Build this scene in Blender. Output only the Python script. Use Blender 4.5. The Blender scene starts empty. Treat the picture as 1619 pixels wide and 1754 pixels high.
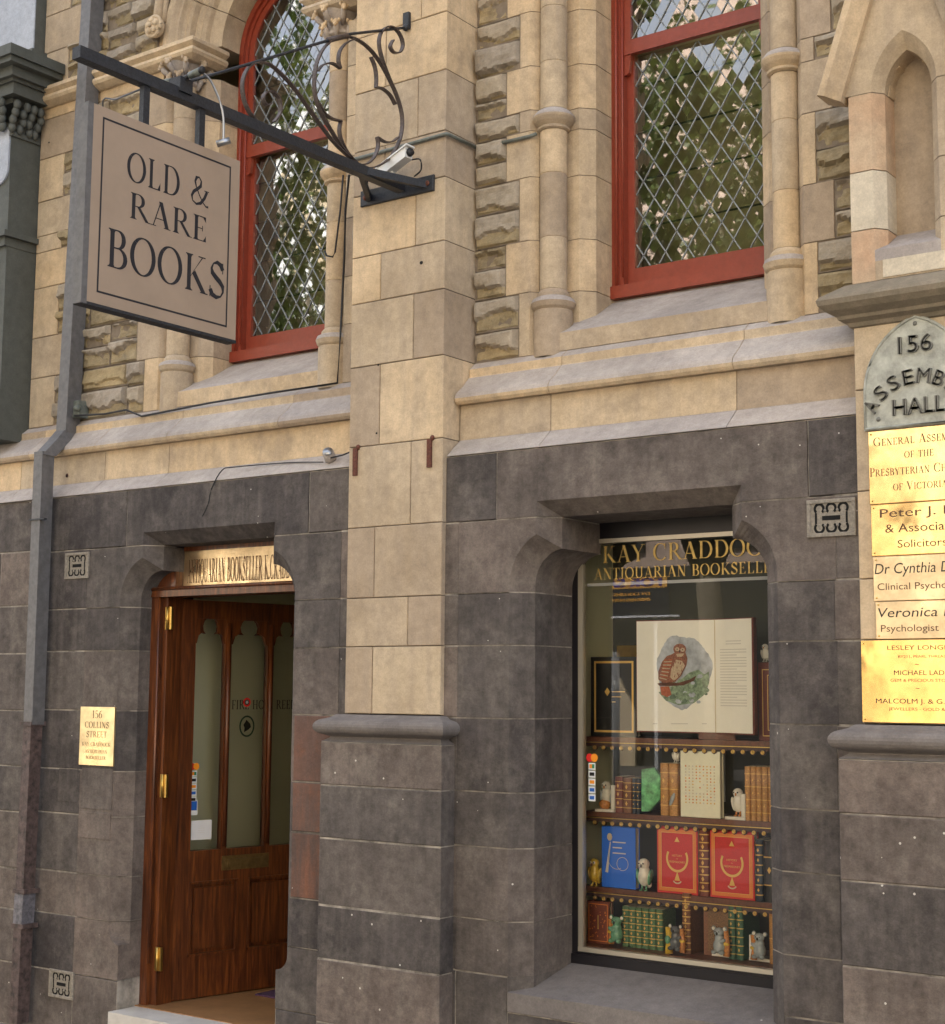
import bpy, bmesh, math, random
from mathutils import Vector, Matrix, noise
R = math.radians
random.seed(7)
S = bpy.context.scene
C = bpy.data.collections.new('place'); S.collection.children.link(C)

# ------------------------------------------------------------------ camera
F_PX, IW, IH = 2627.0, 1619.0, 1754.0
yaw, pit, rol = R(-36.026), R(6.681), R(0.448)
CAM = Vector((0, -5.7, 1.90))
fw = Vector((math.sin(yaw)*math.cos(pit), math.cos(yaw)*math.cos(pit), math.sin(pit)))
r0 = Vector((math.cos(yaw), -math.sin(yaw), 0)); u0 = r0.cross(fw)
rt = math.cos(rol)*r0+math.sin(rol)*u0; up = -math.sin(rol)*r0+math.cos(rol)*u0
cd = bpy.data.cameras.new('camera'); co = bpy.data.objects.new('camera', cd); C.objects.link(co)
co.matrix_world = Matrix(((rt.x, up.x, -fw.x, CAM.x), (rt.y, up.y, -fw.y, CAM.y), (rt.z, up.z, -fw.z, CAM.z), (0, 0, 0, 1)))
cd.sensor_fit = 'HORIZONTAL'; cd.sensor_width = 36; cd.lens = F_PX/IW*36; cd.clip_end = 2000; cd.clip_start = .05
S.camera = co

# ------------------------------------------------------------------ daylight: the sun stands behind the building, the facade is in open shade
SUN_EL, SUN_AZ = 52, -18      # azimuth of the sun measured from +Y (behind the facade)
w = bpy.data.worlds.new('World'); S.world = w; w.use_nodes = True
nt = w.node_tree; bg = nt.nodes['Background']
sky = nt.nodes.new('ShaderNodeTexSky'); sky.sky_type = 'NISHITA'; sky.sun_disc = False
sky.sun_elevation = R(SUN_EL); sky.sun_rotation = R(SUN_AZ); sky.dust_density = 2.5; sky.air_density = 1.0
hs = nt.nodes.new('ShaderNodeHueSaturation'); hs.inputs['Saturation'].default_value = .38      # thin high cloud greys the sky
nt.links.new(sky.outputs[0], hs.inputs['Color']); nt.links.new(hs.outputs[0], bg.inputs[0]); bg.inputs[1].default_value = 0.15
sl = bpy.data.lights.new('sun', 'SUN'); sl.energy = 3.6; sl.angle = R(0.53); sl.color = (1, .95, .87)
so = bpy.data.objects.new('sun', sl); C.objects.link(so)
sd = Vector((math.sin(R(SUN_AZ))*math.cos(R(SUN_EL)), math.cos(R(SUN_AZ))*math.cos(R(SUN_EL)), math.sin(R(SUN_EL))))
so.rotation_euler = sd.to_track_quat('Z', 'Y').to_euler(); so.location = (0, -8, 20)
S.view_settings.view_transform = 'Standard'; S.view_settings.look = 'None'; S.view_settings.gamma = 1
S.view_settings.use_curve_mapping = False
S.view_settings.exposure = 2.30
S.cycles.use_denoising = True
S.cycles.max_bounces = 10; S.cycles.transparent_max_bounces = 16; S.cycles.diffuse_bounces = 4
S.cycles.sample_clamp_indirect = 6

# ------------------------------------------------------------------ measured points of the place
def ray(px, py): return fw+rt*((px-IW/2)/F_PX)-up*((py-IH/2)/F_PX)
def P(px, py, Y):                    # where a sight line meets the wall plane y = Y
    r = ray(px, py); t = (Y-CAM.y)/r.y; return CAM+r*t
def PX(px, py, X):
    r = ray(px, py); t = (X-CAM.x)/r.x; return CAM+r*t

# ------------------------------------------------------------------ materials
MAT = {}
def newmat(name):
    m = bpy.data.materials.new(name); m.use_nodes = True; MAT[name] = m
    return m, m.node_tree.nodes, m.node_tree.links, m.node_tree.nodes['Principled BSDF']
def N(nodes, t, **k):
    n = nodes.new(t)
    for a, b in k.items():
        if a in n.inputs: n.inputs[a].default_value = b
        else: setattr(n, a, b)
    return n
def ramp(nodes, stops):
    n = nodes.new('ShaderNodeValToRGB'); e = n.color_ramp.elements
    e[0].position, e[0].color = stops[0][0], stops[0][1] if len(stops[0][1]) == 4 else (*stops[0][1], 1)
    e[1].position, e[1].color = stops[-1][0], (*stops[-1][1][:3], 1)
    for p, c in stops[1:-1]:
        x = e.new(p); x.color = (*c[:3], 1)
    return n
def mixc(nodes, links, a, b, fac, mode='MIX'):
    m = nodes.new('ShaderNodeMix'); m.data_type = 'RGBA'; m.blend_type = mode
    for sock, v in ((m.inputs[6], a), (m.inputs[7], b), (m.inputs[0], fac)):
        if isinstance(v, (tuple, list)): sock.default_value = (*v[:3], 1)
        elif isinstance(v, (int, float)): sock.default_value = v
        else: links.new(v, sock)
    return m.outputs[2]
def simple(name, col, rough=.6, metal=0, spec=.5, bump=0, bscale=40, vary=0, coat=0):
    m, n, l, b = newmat(name)
    b.inputs['Base Color'].default_value = (*col, 1); b.inputs['Roughness'].default_value = rough
    b.inputs['Metallic'].default_value = metal; b.inputs['Specular IOR Level'].default_value = spec
    b.inputs['Coat Weight'].default_value = coat
    if vary or bump:
        g = N(n, 'ShaderNodeNewGeometry'); t = N(n, 'ShaderNodeTexNoise', Scale=bscale, Detail=5.0, Roughness=.65)
        l.new(g.outputs['Position'], t.inputs['Vector'])
        if vary:
            r = ramp(n, [(.3, tuple(c*(1-vary) for c in col)), (.7, tuple(min(1, c*(1+vary)) for c in col))])
            l.new(t.outputs[0], r.inputs[0]); l.new(r.outputs[0], b.inputs['Base Color'])
        if bump:
            bp = N(n, 'ShaderNodeBump', Strength=bump, Distance=.01); l.new(t.outputs[0], bp.inputs['Height']); l.new(bp.outputs[0], b.inputs['Normal'])
    return m
def stone(name, lo, hi, tintA, tintB, streak=.35, speck=0.0, bump=.35, rough=.85, blotch=(.2, .18, .16), blotch_amt=.35, vary=.22, grain=130, mid=.16):
    m, n, l, b = newmat(name)
    g = N(n, 'ShaderNodeNewGeometry'); oi = N(n, 'ShaderNodeObjectInfo')
    big = N(n, 'ShaderNodeTexNoise', Scale=2.3, Detail=6.0, Roughness=.62); l.new(g.outputs['Position'], big.inputs['Vector'])
    base = ramp(n, [(.32, lo), (.68, hi)]); l.new(big.outputs[0], base.inputs[0])
    tint = ramp(n, [(0, tintA), (.5, (1, 1, 1)), (1, tintB)]); l.new(oi.outputs['Random'], tint.inputs[0])
    c = mixc(n, l, base.outputs[0], tint.outputs[0], vary*2.2, 'MULTIPLY')
    # run-off stains: noise stretched down the wall
    mp = N(n, 'ShaderNodeMapping'); mp.inputs['Scale'].default_value = (9, 9, .9); l.new(g.outputs['Position'], mp.inputs[0])
    st = N(n, 'ShaderNodeTexNoise', Scale=1.6, Detail=5.0, Roughness=.6); l.new(mp.outputs[0], st.inputs['Vector'])
    sr = ramp(n, [(.44, (0, 0, 0)), (.72, (1, 1, 1))]); l.new(st.outputs[0], sr.inputs[0])
    f = N(n, 'ShaderNodeMath', operation='MULTIPLY'); l.new(sr.outputs[0], f.inputs[0]); f.inputs[1].default_value = streak
    c = mixc(n, l, c, blotch, f.outputs[0])
    # grimy blotches
    bl = N(n, 'ShaderNodeTexNoise', Scale=5.5, Detail=8.0, Roughness=.7); l.new(g.outputs['Position'], bl.inputs['Vector'])
    br = ramp(n, [(.5, (0, 0, 0)), (.74, (1, 1, 1))]); l.new(bl.outputs[0], br.inputs[0])
    f2 = N(n, 'ShaderNodeMath', operation='MULTIPLY'); l.new(br.outputs[0], f2.inputs[0]); f2.inputs[1].default_value = blotch_amt
    c = mixc(n, l, c, tuple(x*.75 for x in blotch), f2.outputs[0])
    md = N(n, 'ShaderNodeTexNoise', Scale=19.0, Detail=6.0, Roughness=.75); l.new(g.outputs['Position'], md.inputs['Vector'])
    mm = N(n, 'ShaderNodeMapRange'); mm.inputs[1].default_value = .3; mm.inputs[2].default_value = .7; mm.inputs[3].default_value = 1-mid; mm.inputs[4].default_value = 1+mid
    l.new(md.outputs[0], mm.inputs[0]); c = mixc(n, l, c, mm.outputs[0], 1.0, 'MULTIPLY')
    # grain
    gr = N(n, 'ShaderNodeTexNoise', Scale=float(grain), Detail=4.0, Roughness=.7); l.new(g.outputs['Position'], gr.inputs['Vector'])
    gm = N(n, 'ShaderNodeMapRange'); gm.inputs[1].default_value = .3; gm.inputs[2].default_value = .7; gm.inputs[3].default_value = .88; gm.inputs[4].default_value = 1.12
    l.new(gr.outputs[0], gm.inputs[0])
    c = mixc(n, l, c, gm.outputs[0], 1.0, 'MULTIPLY')
    if speck:
        v = N(n, 'ShaderNodeTexVoronoi', Scale=17.0, Randomness=1.0); l.new(g.outputs['Position'], v.inputs['Vector'])
        # only a few cells carry a fleck
        cr = N(n, 'ShaderNodeSeparateColor'); l.new(v.outputs['Color'], cr.inputs[0])
        a = N(n, 'ShaderNodeMath', operation='GREATER_THAN'); l.new(cr.outputs[0], a.inputs[0]); a.inputs[1].default_value = 1-speck
        rad = N(n, 'ShaderNodeMath', operation='MULTIPLY'); l.new(cr.outputs[1], rad.inputs[0]); rad.inputs[1].default_value = .10
        d = N(n, 'ShaderNodeMath', operation='LESS_THAN'); l.new(v.outputs['Distance'], d.inputs[0]); l.new(rad.outputs[0], d.inputs[1])
        ff = N(n, 'ShaderNodeMath', operation='MULTIPLY'); l.new(a.outputs[0], ff.inputs[0]); l.new(d.outputs[0], ff.inputs[1])
        c = mixc(n, l, c, (.55, .52, .47), ff.outputs[0])
    l.new(c, b.inputs['Base Color']); b.inputs['Roughness'].default_value = rough; b.inputs['Specular IOR Level'].default_value = .3
    bn = N(n, 'ShaderNodeTexNoise', Scale=28.0, Detail=9.0, Roughness=.72); l.new(g.outputs['Position'], bn.inputs['Vector'])
    bp = N(n, 'ShaderNodeBump', Strength=bump, Distance=.006); l.new(bn.outputs[0], bp.inputs['Height']); l.new(bp.outputs[0], b.inputs['Normal'])
    return m
stone('bluestone', (.060, .052, .049), (.120, .104, .096), (.55, .55, .60), (1.6, 1.46, 1.36), streak=.16, speck=.26, blotch=(.30, .265, .23), blotch_amt=.42, bump=.9, vary=.42, mid=.34)
stone('bluestone_worn', (.13, .115, .11), (.19, .17, .16), (.9, .9, .9), (1.1, 1.1, 1.1), streak=.1, speck=.2, blotch=(.30, .265, .24), blotch_amt=.4, bump=.5)
stone('bluestone_rust', (.085, .062, .055), (.16, .085, .062), (.9, .9, .9), (1.1, 1.1, 1.1), streak=.55, speck=.2, blotch=(.26, .10, .05), blotch_amt=.75, bump=.6)
stone('sandstone', (.405, .318, .215), (.555, .45, .32), (.70, .68, .71), (1.20, 1.12, 1.0), streak=.42, blotch=(.30, .245, .195), blotch_amt=.50, bump=.35, vary=.42)
stone('sandstone_pale', (.50, .44, .34), (.60, .535, .43), (.95, .95, .95), (1.05, 1.05, 1.05), streak=.1, blotch=(.4, .33, .25), blotch_amt=.1, bump=.2)
stone('sandstone_orange', (.48, .31, .20), (.54, .43, .30), (.95, .92, .9), (1.05, 1.05, 1.05), streak=.35, blotch=(.46, .37, .27), blotch_amt=.6, bump=.2)
stone('weathered_sky_tone', (.31, .275, .25), (.45, .405, .37), (.85, .85, .9), (1.12, 1.06, 1.0), streak=.2, blotch=(.30, .26, .24), blotch_amt=.4, bump=.35)  # grimy ledge stone; part of its grey is sky light put into the colour
stone('mossy', (.16, .135, .10), (.26, .215, .16), (.9, .9, .9), (1.1, 1.1, 1.1), streak=.3, blotch=(.12, .12, .08), blotch_amt=.4, bump=.4)
stone('rubble', (.25, .20, .115), (.40, .325, .20), (.70, .70, .74), (1.15, 1.08, .98), streak=.15, blotch=(.13, .105, .075), blotch_amt=.75, bump=.8, vary=.3, grain=90)
stone('rubble_grey', (.27, .23, .175), (.40, .345, .275), (.75, .75, .8), (1.12, 1.08, 1.0), streak=.15, blotch=(.20, .17, .14), blotch_amt=.5, bump=.5, vary=.3, grain=90)
stone('painted_grey', (.075, .08, .072), (.095, .10, .09), (.95, .95, .95), (1.05, 1.05, 1.05), streak=.15, blotch=(.07, .07, .06), blotch_amt=.2, bump=.1, rough=.6)
stone('painted_light', (.32, .35, .41), (.39, .42, .48), (.95, .95, .95), (1.05, 1.05, 1.05), streak=.15, blotch=(.36, .35, .36), blotch_amt=.2, bump=.1, rough=.6)
simple('mortar_pale', (.24, .215, .185), .9, vary=.75, bscale=9)
simple('lime', (.62, .59, .53), .9, vary=.1, bscale=60)
simple('mortar_sand', (.20, .16, .12), .95, vary=.25, bscale=20)
simple('dark_core', (.06, .05, .04), .95)
simple('red_paint', (.24, .042, .022), .30, bump=.15, bscale=30, vary=.12)
simple('lead', (.24, .26, .27), .45, metal=.3, spec=.5, vary=.35, bscale=14)
simple('iron_black', (.022, .024, .03), .5, spec=.4, bump=.3, bscale=80, vary=.4)
simple('iron_scroll', (.075, .055, .048), .5, metal=.3, bump=.3, bscale=80, vary=.4)
simple('rust', (.11, .035, .02), .85, bump=.6, bscale=90, vary=.5)
simple('pipe_grey', (.115, .112, .115), .5, bump=.2, bscale=25, vary=.25)
simple('pipe_rust', (.075, .05, .045), .6, bump=.6, bscale=30, vary=.7)
simple('pipe_patch', (.12, .115, .13), .5, bump=.6, bscale=30, vary=.6)
simple('sign_face', (.325, .245, .182), .55, bump=.05, bscale=5, vary=.07)
simple('sign_ink', (.012, .013, .02), .5)
simple('steel', (.35, .36, .38), .35, metal=.9)
simple('white_plastic', (.72, .72, .70), .4)
simple('black_rubber', (.012, .012, .014), .6)
simple('conduit_grey', (.12, .135, .12), .55, vary=.3, bscale=40)
simple('grille', (.24, .215, .18), .85, bump=.5, bscale=80, vary=.3)
simple('void', (.004, .004, .004), 1)
simple('bronze_plate', (.36, .37, .33), .55, metal=.1, bump=.35, bscale=18, vary=.35)
simple('bronze_letter', (.17, .17, .155), .45, metal=.5)
simple('brass_letter', (.08, .035, .012), .5)
simple('black_letter', (.012, .01, .008), .5)
simple('brass', (.60, .40, .12), .32, metal=1, bump=.1, bscale=30, vary=.1)
simple('fanlight_gold', (.78, .64, .40), .5, vary=.12, bscale=25)
simple('fanlight_ink', (.17, .085, .04), .6)
simple('gilt_window', (.46, .32, .10), .45, metal=.5, vary=.25, bscale=40)
simple('brass_dull', (.20, .13, .05), .5, metal=.7, bump=.1, bscale=30, vary=.3)
simple('gilt', (.62, .42, .12), .35, metal=.75, vary=.15, bscale=60)
simple('gilt_print', (.75, .47, .13), .5, metal=.3)
simple('marble', (.55, .52, .48), .4, vary=.12, bscale=9)
simple('floor_tan', (.26, .13, .05), .6, vary=.15, bscale=8)
simple('mat_purple', (.08, .035, .08), .95, bump=.5, bscale=200, vary=.2)
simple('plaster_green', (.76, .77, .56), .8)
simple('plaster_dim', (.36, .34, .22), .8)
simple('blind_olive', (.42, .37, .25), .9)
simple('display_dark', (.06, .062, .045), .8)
simple('window_metal', (.50, .46, .38), .4, metal=.7)
simple('frame_black', (.010, .009, .012), .3)
simple('shelf_wood', (.14, .05, .025), .4, bump=.1, bscale=50, vary=.3)
simple('shelf_edge', (.06, .025, .02), .5)
simple('paper_cream', (.72, .67, .54), .8, vary=.03, bscale=30)
simple('paper_page', (.88, .85, .76), .7, vary=.03, bscale=12)
simple('paper_edge', (.62, .52, .36), .8, vary=.12, bscale=300)
simple('print_grey', (.64, .61, .55), .8)
simple('leather_red', (.58, .022, .02), .42, bump=.2, bscale=160, vary=.12)
simple('leather_maroon', (.17, .038, .022), .45, bump=.3, bscale=160, vary=.3)
simple('leather_brown', (.20, .08, .035), .5, bump=.3, bscale=160, vary=.35)
simple('leather_tan', (.50, .25, .07), .5, bump=.3, bscale=160, vary=.35)
simple('leather_green', (.08, .17, .075), .5, bump=.3, bscale=120, vary=.4)
simple('leather_dkgreen', (.03, .10, .055), .45, bump=.3, bscale=160, vary=.3)
simple('leather_navy', (.015, .025, .045), .4, bump=.2, bscale=160, vary=.3)
simple('leather_black', (.012, .012, .012), .35, bump=.2, bscale=160)
simple('cloth_blue', (.015, .15, .72), .6, bump=.2, bscale=300, vary=.06)
simple('marbled_green', (.12, .42, .17), .5, vary=.75, bscale=26)
simple('cloth_pale', (.82, .80, .62), .7, vary=.05, bscale=30)
simple('speckled_board', (.19, .10, .04), .6, vary=.85, bscale=190)
simple('orange_gilt', (.72, .22, .04), .5, vary=.1, bscale=200)
simple('china_white', (.78, .74, .64), .12, vary=.05, bscale=60, coat=.5)
simple('china_grey', (.33, .37, .38), .12, vary=.15, bscale=40, coat=.5)
simple('china_dkgrey', (.10, .11, .12), .12, coat=.5)
simple('china_yellow', (.70, .47, .06), .15, vary=.2, bscale=60, coat=.5)
simple('china_green', (.13, .33, .20), .15, vary=.3, bscale=60, coat=.5)
simple('china_orange', (.62, .26, .08), .2, vary=.4, bscale=90, coat=.5)
simple('china_brown', (.18, .05, .03), .15, vary=.3, bscale=80, coat=.5)
simple('ink_black', (.01, .01, .01), .3)
simple('sticker_red', (.65, .02, .02), .4); simple('sticker_orange', (.85, .30, .02), .4); simple('sticker_blue', (.02, .12, .50), .4)
simple('sticker_white', (.75, .78, .80), .4); simple('sticker_green', (.02, .20, .10), .4)
simple('sale_dark', (.012, .015, .03), .5); simple('sale_orange', (.90, .45, .08), .6); simple('sale_violet', (.05, .02, .30), .6); simple('sale_white', (.8, .8, .85), .6)
simple('owl_brown', (.27, .11, .07), .8, vary=.6, bscale=150); simple('owl_pale', (.52, .40, .28), .8, vary=.3, bscale=150)
simple('owl_rust', (.42, .12, .06), .8, vary=.3, bscale=90); simple('branch_brown', (.12, .05, .03), .8, vary=.3, bscale=90)
simple('leaf_dark', (.13, .19, .13), .8, vary=.4, bscale=70)
simple('leaf_print', (.22, .30, .20), .8, vary=.6, bscale=70); simple('sky_print', (.42, .45, .50), .8, vary=.35, bscale=22)
simple('asphalt', (.05, .05, .052), .9, bump=.3, bscale=60, vary=.2)
simple('pavement', (.12, .11, .10), .85, bump=.3, bscale=30, vary=.2)
simple('kerb_stone', (.16, .15, .145), .85, vary=.2)
simple('far_cream', (.62, .50, .33), .85, vary=.12, bscale=1.5)
simple('far_white', (.78, .78, .76), .7, vary=.05, bscale=2)
simple('far_pink', (.60, .45, .36), .85, vary=.2, bscale=2)
simple('far_dark', (.035, .034, .03), .8)
simple('far_grey', (.45, .46, .48), .6)
simple('bark', (.20, .165, .12), .9, vary=.4, bscale=7)
simple('note_paper', (.75, .76, .80), .7)
def leafmat():
    m, n, l, b = newmat('leaves')
    g = N(n, 'ShaderNodeNewGeometry'); r = ramp(n, [(0, (.05, .08, .015)), (.6, (.09, .125, .02)), (1, (.15, .15, .035))])
    t = N(n, 'ShaderNodeTexNoise', Scale=3.0, Detail=3.0); l.new(g.outputs['Position'], t.inputs['Vector']); l.new(t.outputs[0], r.inputs[0])
    l.new(r.outputs[0], b.inputs['Base Color']); b.inputs['Roughness'].default_value = .5
    tr = N(n, 'ShaderNodeBsdfTranslucent'); l.new(r.outputs[0], tr.inputs[0])
    mx = N(n, 'ShaderNodeMixShader'); mx.inputs[0].default_value = .35
    l.new(b.outputs[0], mx.inputs[1]); l.new(tr.outputs[0], mx.inputs[2]); l.new(mx.outputs[0], n['Material Output'].inputs[0])
leafmat()
def wood(name, a, b_, c_):
    m, n, l, b = newmat(name)
    g = N(n, 'ShaderNodeNewGeometry'); mp = N(n, 'ShaderNodeMapping'); mp.inputs['Scale'].default_value = (22, 22, 1.6); l.new(g.outputs['Position'], mp.inputs[0])
    t = N(n, 'ShaderNodeTexNoise', Scale=2.2, Detail=7.0, Roughness=.65, Distortion=.6); l.new(mp.outputs[0], t.inputs['Vector'])
    r = ramp(n, [(.28, a), (.5, b_), (.72, c_)]); l.new(t.outputs[0], r.inputs[0]); l.new(r.outputs[0], b.inputs['Base Color'])
    b.inputs['Roughness'].default_value = .38; b.inputs['Coat Weight'].default_value = .15
wood('door_wood', (.026, .008, .003), (.095, .026, .007), (.21, .064, .015))
def glass(name, tint, boost, rough=0.0, extra=.02):
    m, n, l, b = newmat(name); n.remove(b)
    tr = N(n, 'ShaderNodeBsdfTransparent'); tr.inputs[0].default_value = (*tint, 1)
    gl = N(n, 'ShaderNodeBsdfGlossy'); gl.inputs['Roughness'].default_value = rough
    fr = N(n, 'ShaderNodeFresnel'); fr.inputs['IOR'].default_value = 1.5
    ma = N(n, 'ShaderNodeMath', operation='MULTIPLY_ADD', use_clamp=True); l.new(fr.outputs[0], ma.inputs[0]); ma.inputs[1].default_value = boost; ma.inputs[2].default_value = extra
    mx = N(n, 'ShaderNodeMixShader'); l.new(ma.outputs[0], mx.inputs[0]); l.new(tr.outputs[0], mx.inputs[1]); l.new(gl.outputs[0], mx.inputs[2])
    l.new(mx.outputs[0], n['Material Output'].inputs[0])
glass('pane_glass', (.80, .82, .70), 3.6, rough=.018, extra=.09)
glass('shop_glass', (.98, .985, .97), 1.35, extra=.0)
def mirror_brass(name, col, rough):
    m, n, l, b = newmat(name)
    g = N(n, 'ShaderNodeNewGeometry'); t = N(n, 'ShaderNodeTexNoise', Scale=5.0, Detail=4.0); l.new(g.outputs['Position'], t.inputs['Vector'])
    b.inputs['Base Color'].default_value = (*col, 1); b.inputs['Metallic'].default_value = 1
    rr = ramp(n, [(.35, (rough*.6,)*3), (.7, (rough*1.5,)*3)]); l.new(t.outputs[0], rr.inputs[0]); l.new(rr.outputs[0], b.inputs['Roughness'])
    cr = ramp(n, [(.35, tuple(c*.72 for c in col)), (.6, col)]); t3 = N(n, 'ShaderNodeTexNoise', Scale=9.0, Detail=6.0, Roughness=.7); l.new(g.outputs['Position'], t3.inputs['Vector']); l.new(t3.outputs[0], cr.inputs[0]); l.new(cr.outputs[0], b.inputs['Base Color'])
    t2 = N(n, 'ShaderNodeTexNoise', Scale=7.0, Detail=2.0); l.new(g.outputs['Position'], t2.inputs['Vector'])
    bp = N(n, 'ShaderNodeBump', Strength=.07, Distance=.02); l.new(t2.outputs[0], bp.inputs['Height']); l.new(bp.outputs[0], b.inputs['Normal'])
mirror_brass('brass_polished', (.78, .53, .22), .15)
mirror_brass('brass_satin', (.80, .63, .40), .40)
mirror_brass('brass_small', (.92, .74, .44), .40)

# ------------------------------------------------------------------ mesh helpers
def wl(o):
    v = Vector((0, 0, 0))
    while o: v += o.location; o = o.parent
    return v
class MB:
    def __init__(s): s.v = []; s.f = []; s.m = []; s.s = []; s.mats = []
    def mi(s, mat):
        if mat not in s.mats: s.mats.append(mat)
        return s.mats.index(mat)
    def add(s, vs, fs, mat, smooth=False):
        o = len(s.v); s.v += [tuple(v) for v in vs]; k = s.mi(mat)
        for f in fs: s.f.append(tuple(i+o for i in f)); s.m.append(k); s.s.append(smooth)
        return s
    def box(s, x0, x1, y0, y1, z0, z1, mat):
        vs = [(x0, y0, z0), (x1, y0, z0), (x1, y1, z0), (x0, y1, z0), (x0, y0, z1), (x1, y0, z1), (x1, y1, z1), (x0, y1, z1)]
        return s.add(vs, [(0, 3, 2, 1), (4, 5, 6, 7), (0, 1, 5, 4), (1, 2, 6, 5), (2, 3, 7, 6), (3, 0, 4, 7)], mat)
    def bbox_(s, x0, x1, yf, yb, z0, z1, mat, b=.004):   # box whose front arrises are eased
        vs = [(x0+b, yf, z0+b), (x1-b, yf, z0+b), (x1-b, yf, z1-b), (x0+b, yf, z1-b), (x0, yf+b, z0), (x1, yf+b, z0), (x1, yf+b, z1), (x0, yf+b, z1),
              (x0, yb, z0), (x1, yb, z0), (x1, yb, z1), (x0, yb, z1)]
        fs = [(0, 1, 2, 3)]
        for k in range(4):
            j = (k+1) % 4; fs += [(4+k, 4+j, j, k), (8+k, 8+j, 4+j, 4+k)]
        fs.append((8, 11, 10, 9)); return s.add(vs, fs, mat)
    def obox(s, o, a, b, c, mat):                    # oriented box: origin and three edge vectors
        o, a, b, c = map(Vector, (o, a, b, c))
        vs = [o, o+a, o+a+b, o+b, o+c, o+a+c, o+a+b+c, o+b+c]
        return s.add(vs, [(0, 3, 2, 1), (4, 5, 6, 7), (0, 1, 5, 4), (1, 2, 6, 5), (2, 3, 7, 6), (3, 0, 4, 7)], mat)
    def prism(s, poly, axis, a, b, mat, caps=True, smooth=False, edge_m=None):
        # poly of 2-D points swept along an axis: 'z' -> (x,y), 'x' -> (y,z), 'y' -> (x,z)
        def p3(p, t): return (p[0], p[1], t) if axis == 'z' else (t, p[0], p[1]) if axis == 'x' else (p[0], t, p[1])
        n = len(poly); vs = [p3(p, a) for p in poly]+[p3(p, b) for p in poly]
        for k in range(n):
            m = edge_m[k] if edge_m else mat
            s.add([vs[k], vs[(k+1) % n], vs[n+(k+1) % n], vs[n+k]], [(0, 1, 2, 3)], m, smooth)
        if caps: s.add(vs, [tuple(range(n)), tuple(range(2*n-1, n-1, -1))], mat)
        return s
    def tube(s, pts, r, mat, n=8, cap=True, flat=None):
        pts = [Vector(p) for p in pts]; rings = []
        for i, p in enumerate(pts):
            d = (pts[min(i+1, len(pts)-1)]-pts[max(i-1, 0)]).normalized()
            a = Vector((0, 0, 1)) if abs(d.z) < .9 else Vector((1, 0, 0))
            if flat: a = Vector(flat)
            e1 = d.cross(a).normalized(); e2 = d.cross(e1).normalized()
            rr = r[i] if isinstance(r, (list, tuple)) and not flat else r
            if flat:
                h, w_ = r    # h across the plane normal, w_ in the plane
                rings.append([p+e1*w_+e2*h, p-e1*w_+e2*h, p-e1*w_-e2*h, p+e1*w_-e2*h])
            else: rings.append([p+e1*rr*math.cos(2*math.pi*k/n)+e2*rr*math.sin(2*math.pi*k/n) for k in range(n)])
        m = 4 if flat else n; vs = [v for q in rings for v in q]; fs = []
        for i in range(len(rings)-1):
            for k in range(m): fs.append((i*m+k, i*m+(k+1) % m, (i+1)*m+(k+1) % m, (i+1)*m+k))
        if cap: fs += [tuple(range(m-1, -1, -1)), tuple(range((len(rings)-1)*m, len(rings)*m))]
        return s.add(vs, fs, mat, not flat)
    def lathe(s, prof, cx, cy, mat, n=24, smooth=True, edge_m=None):
        vs = [(cx+r*math.cos(2*math.pi*k/n), cy+r*math.sin(2*math.pi*k/n), z) for r, z in prof for k in range(n)]
        for i in range(len(prof)-1):
            q = [vs[i*n+k] for k in range(n)]+[vs[(i+1)*n+k] for k in range(n)]
            s.add(q, [(k, (k+1) % n, n+(k+1) % n, n+k) for k in range(n)], edge_m[i] if edge_m else mat, smooth)
        return s
    def ell(s, c, r, mat, n=12, m=8, rot=None):
        vs = []; M = Matrix.Rotation(rot[0], 3, rot[1]) if rot else Matrix.Identity(3)
        for i in range(m+1):
            t = math.pi*i/m
            for k in range(n):
                a = 2*math.pi*k/n
                vs.append(Vector(c)+M @ Vector((r[0]*math.sin(t)*math.cos(a), r[1]*math.sin(t)*math.sin(a), r[2]*math.cos(t))))
        fs = [(i*n+k, i*n+(k+1) % n, (i+1)*n+(k+1) % n, (i+1)*n+k) for i in range(m) for k in range(n)]
        return s.add(vs, fs, mat, True)
    def build(s, name, parent=None, **props):
        c = Vector((0, 0, 0))
        if s.v:
            xs = [[v[i] for v in s.v] for i in range(3)]
            c = Vector(((min(xs[0])+max(xs[0]))/2, (min(xs[1])+max(xs[1]))/2, min(xs[2])))
        me = bpy.data.meshes.new(name); me.from_pydata([(v[0]-c.x, v[1]-c.y, v[2]-c.z) for v in s.v], [], s.f)
        for m in s.mats: me.materials.append(MAT[m])
        me.polygons.foreach_set('material_index', s.m); me.polygons.foreach_set('use_smooth', s.s)
        bm = bmesh.new(); bm.from_mesh(me); bmesh.ops.recalc_face_normals(bm, faces=bm.faces) if not s.__dict__.get('keep') else None
        bm.to_mesh(me); bm.free(); me.update()
        o = bpy.data.objects.new(name, me); C.objects.link(o)
        if parent: o.parent = parent; o.location = c-wl(parent)
        else: o.location = c
        for k, v in props.items(): o[k] = v
        return o
def empty(name, loc, label, cat, group=None, parent=None):
    o = bpy.data.objects.new(name, None); C.objects.link(o); o.empty_display_size = .1
    if parent: o.parent = parent; o.location = Vector(loc)-wl(parent); return o
    o.location = loc; o['label'] = label; o['category'] = cat
    if group: o['group'] = group
    return o
def tag(o, label, cat, group=None):
    o['label'] = label; o['category'] = cat
    if group: o['group'] = group
    return o

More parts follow.
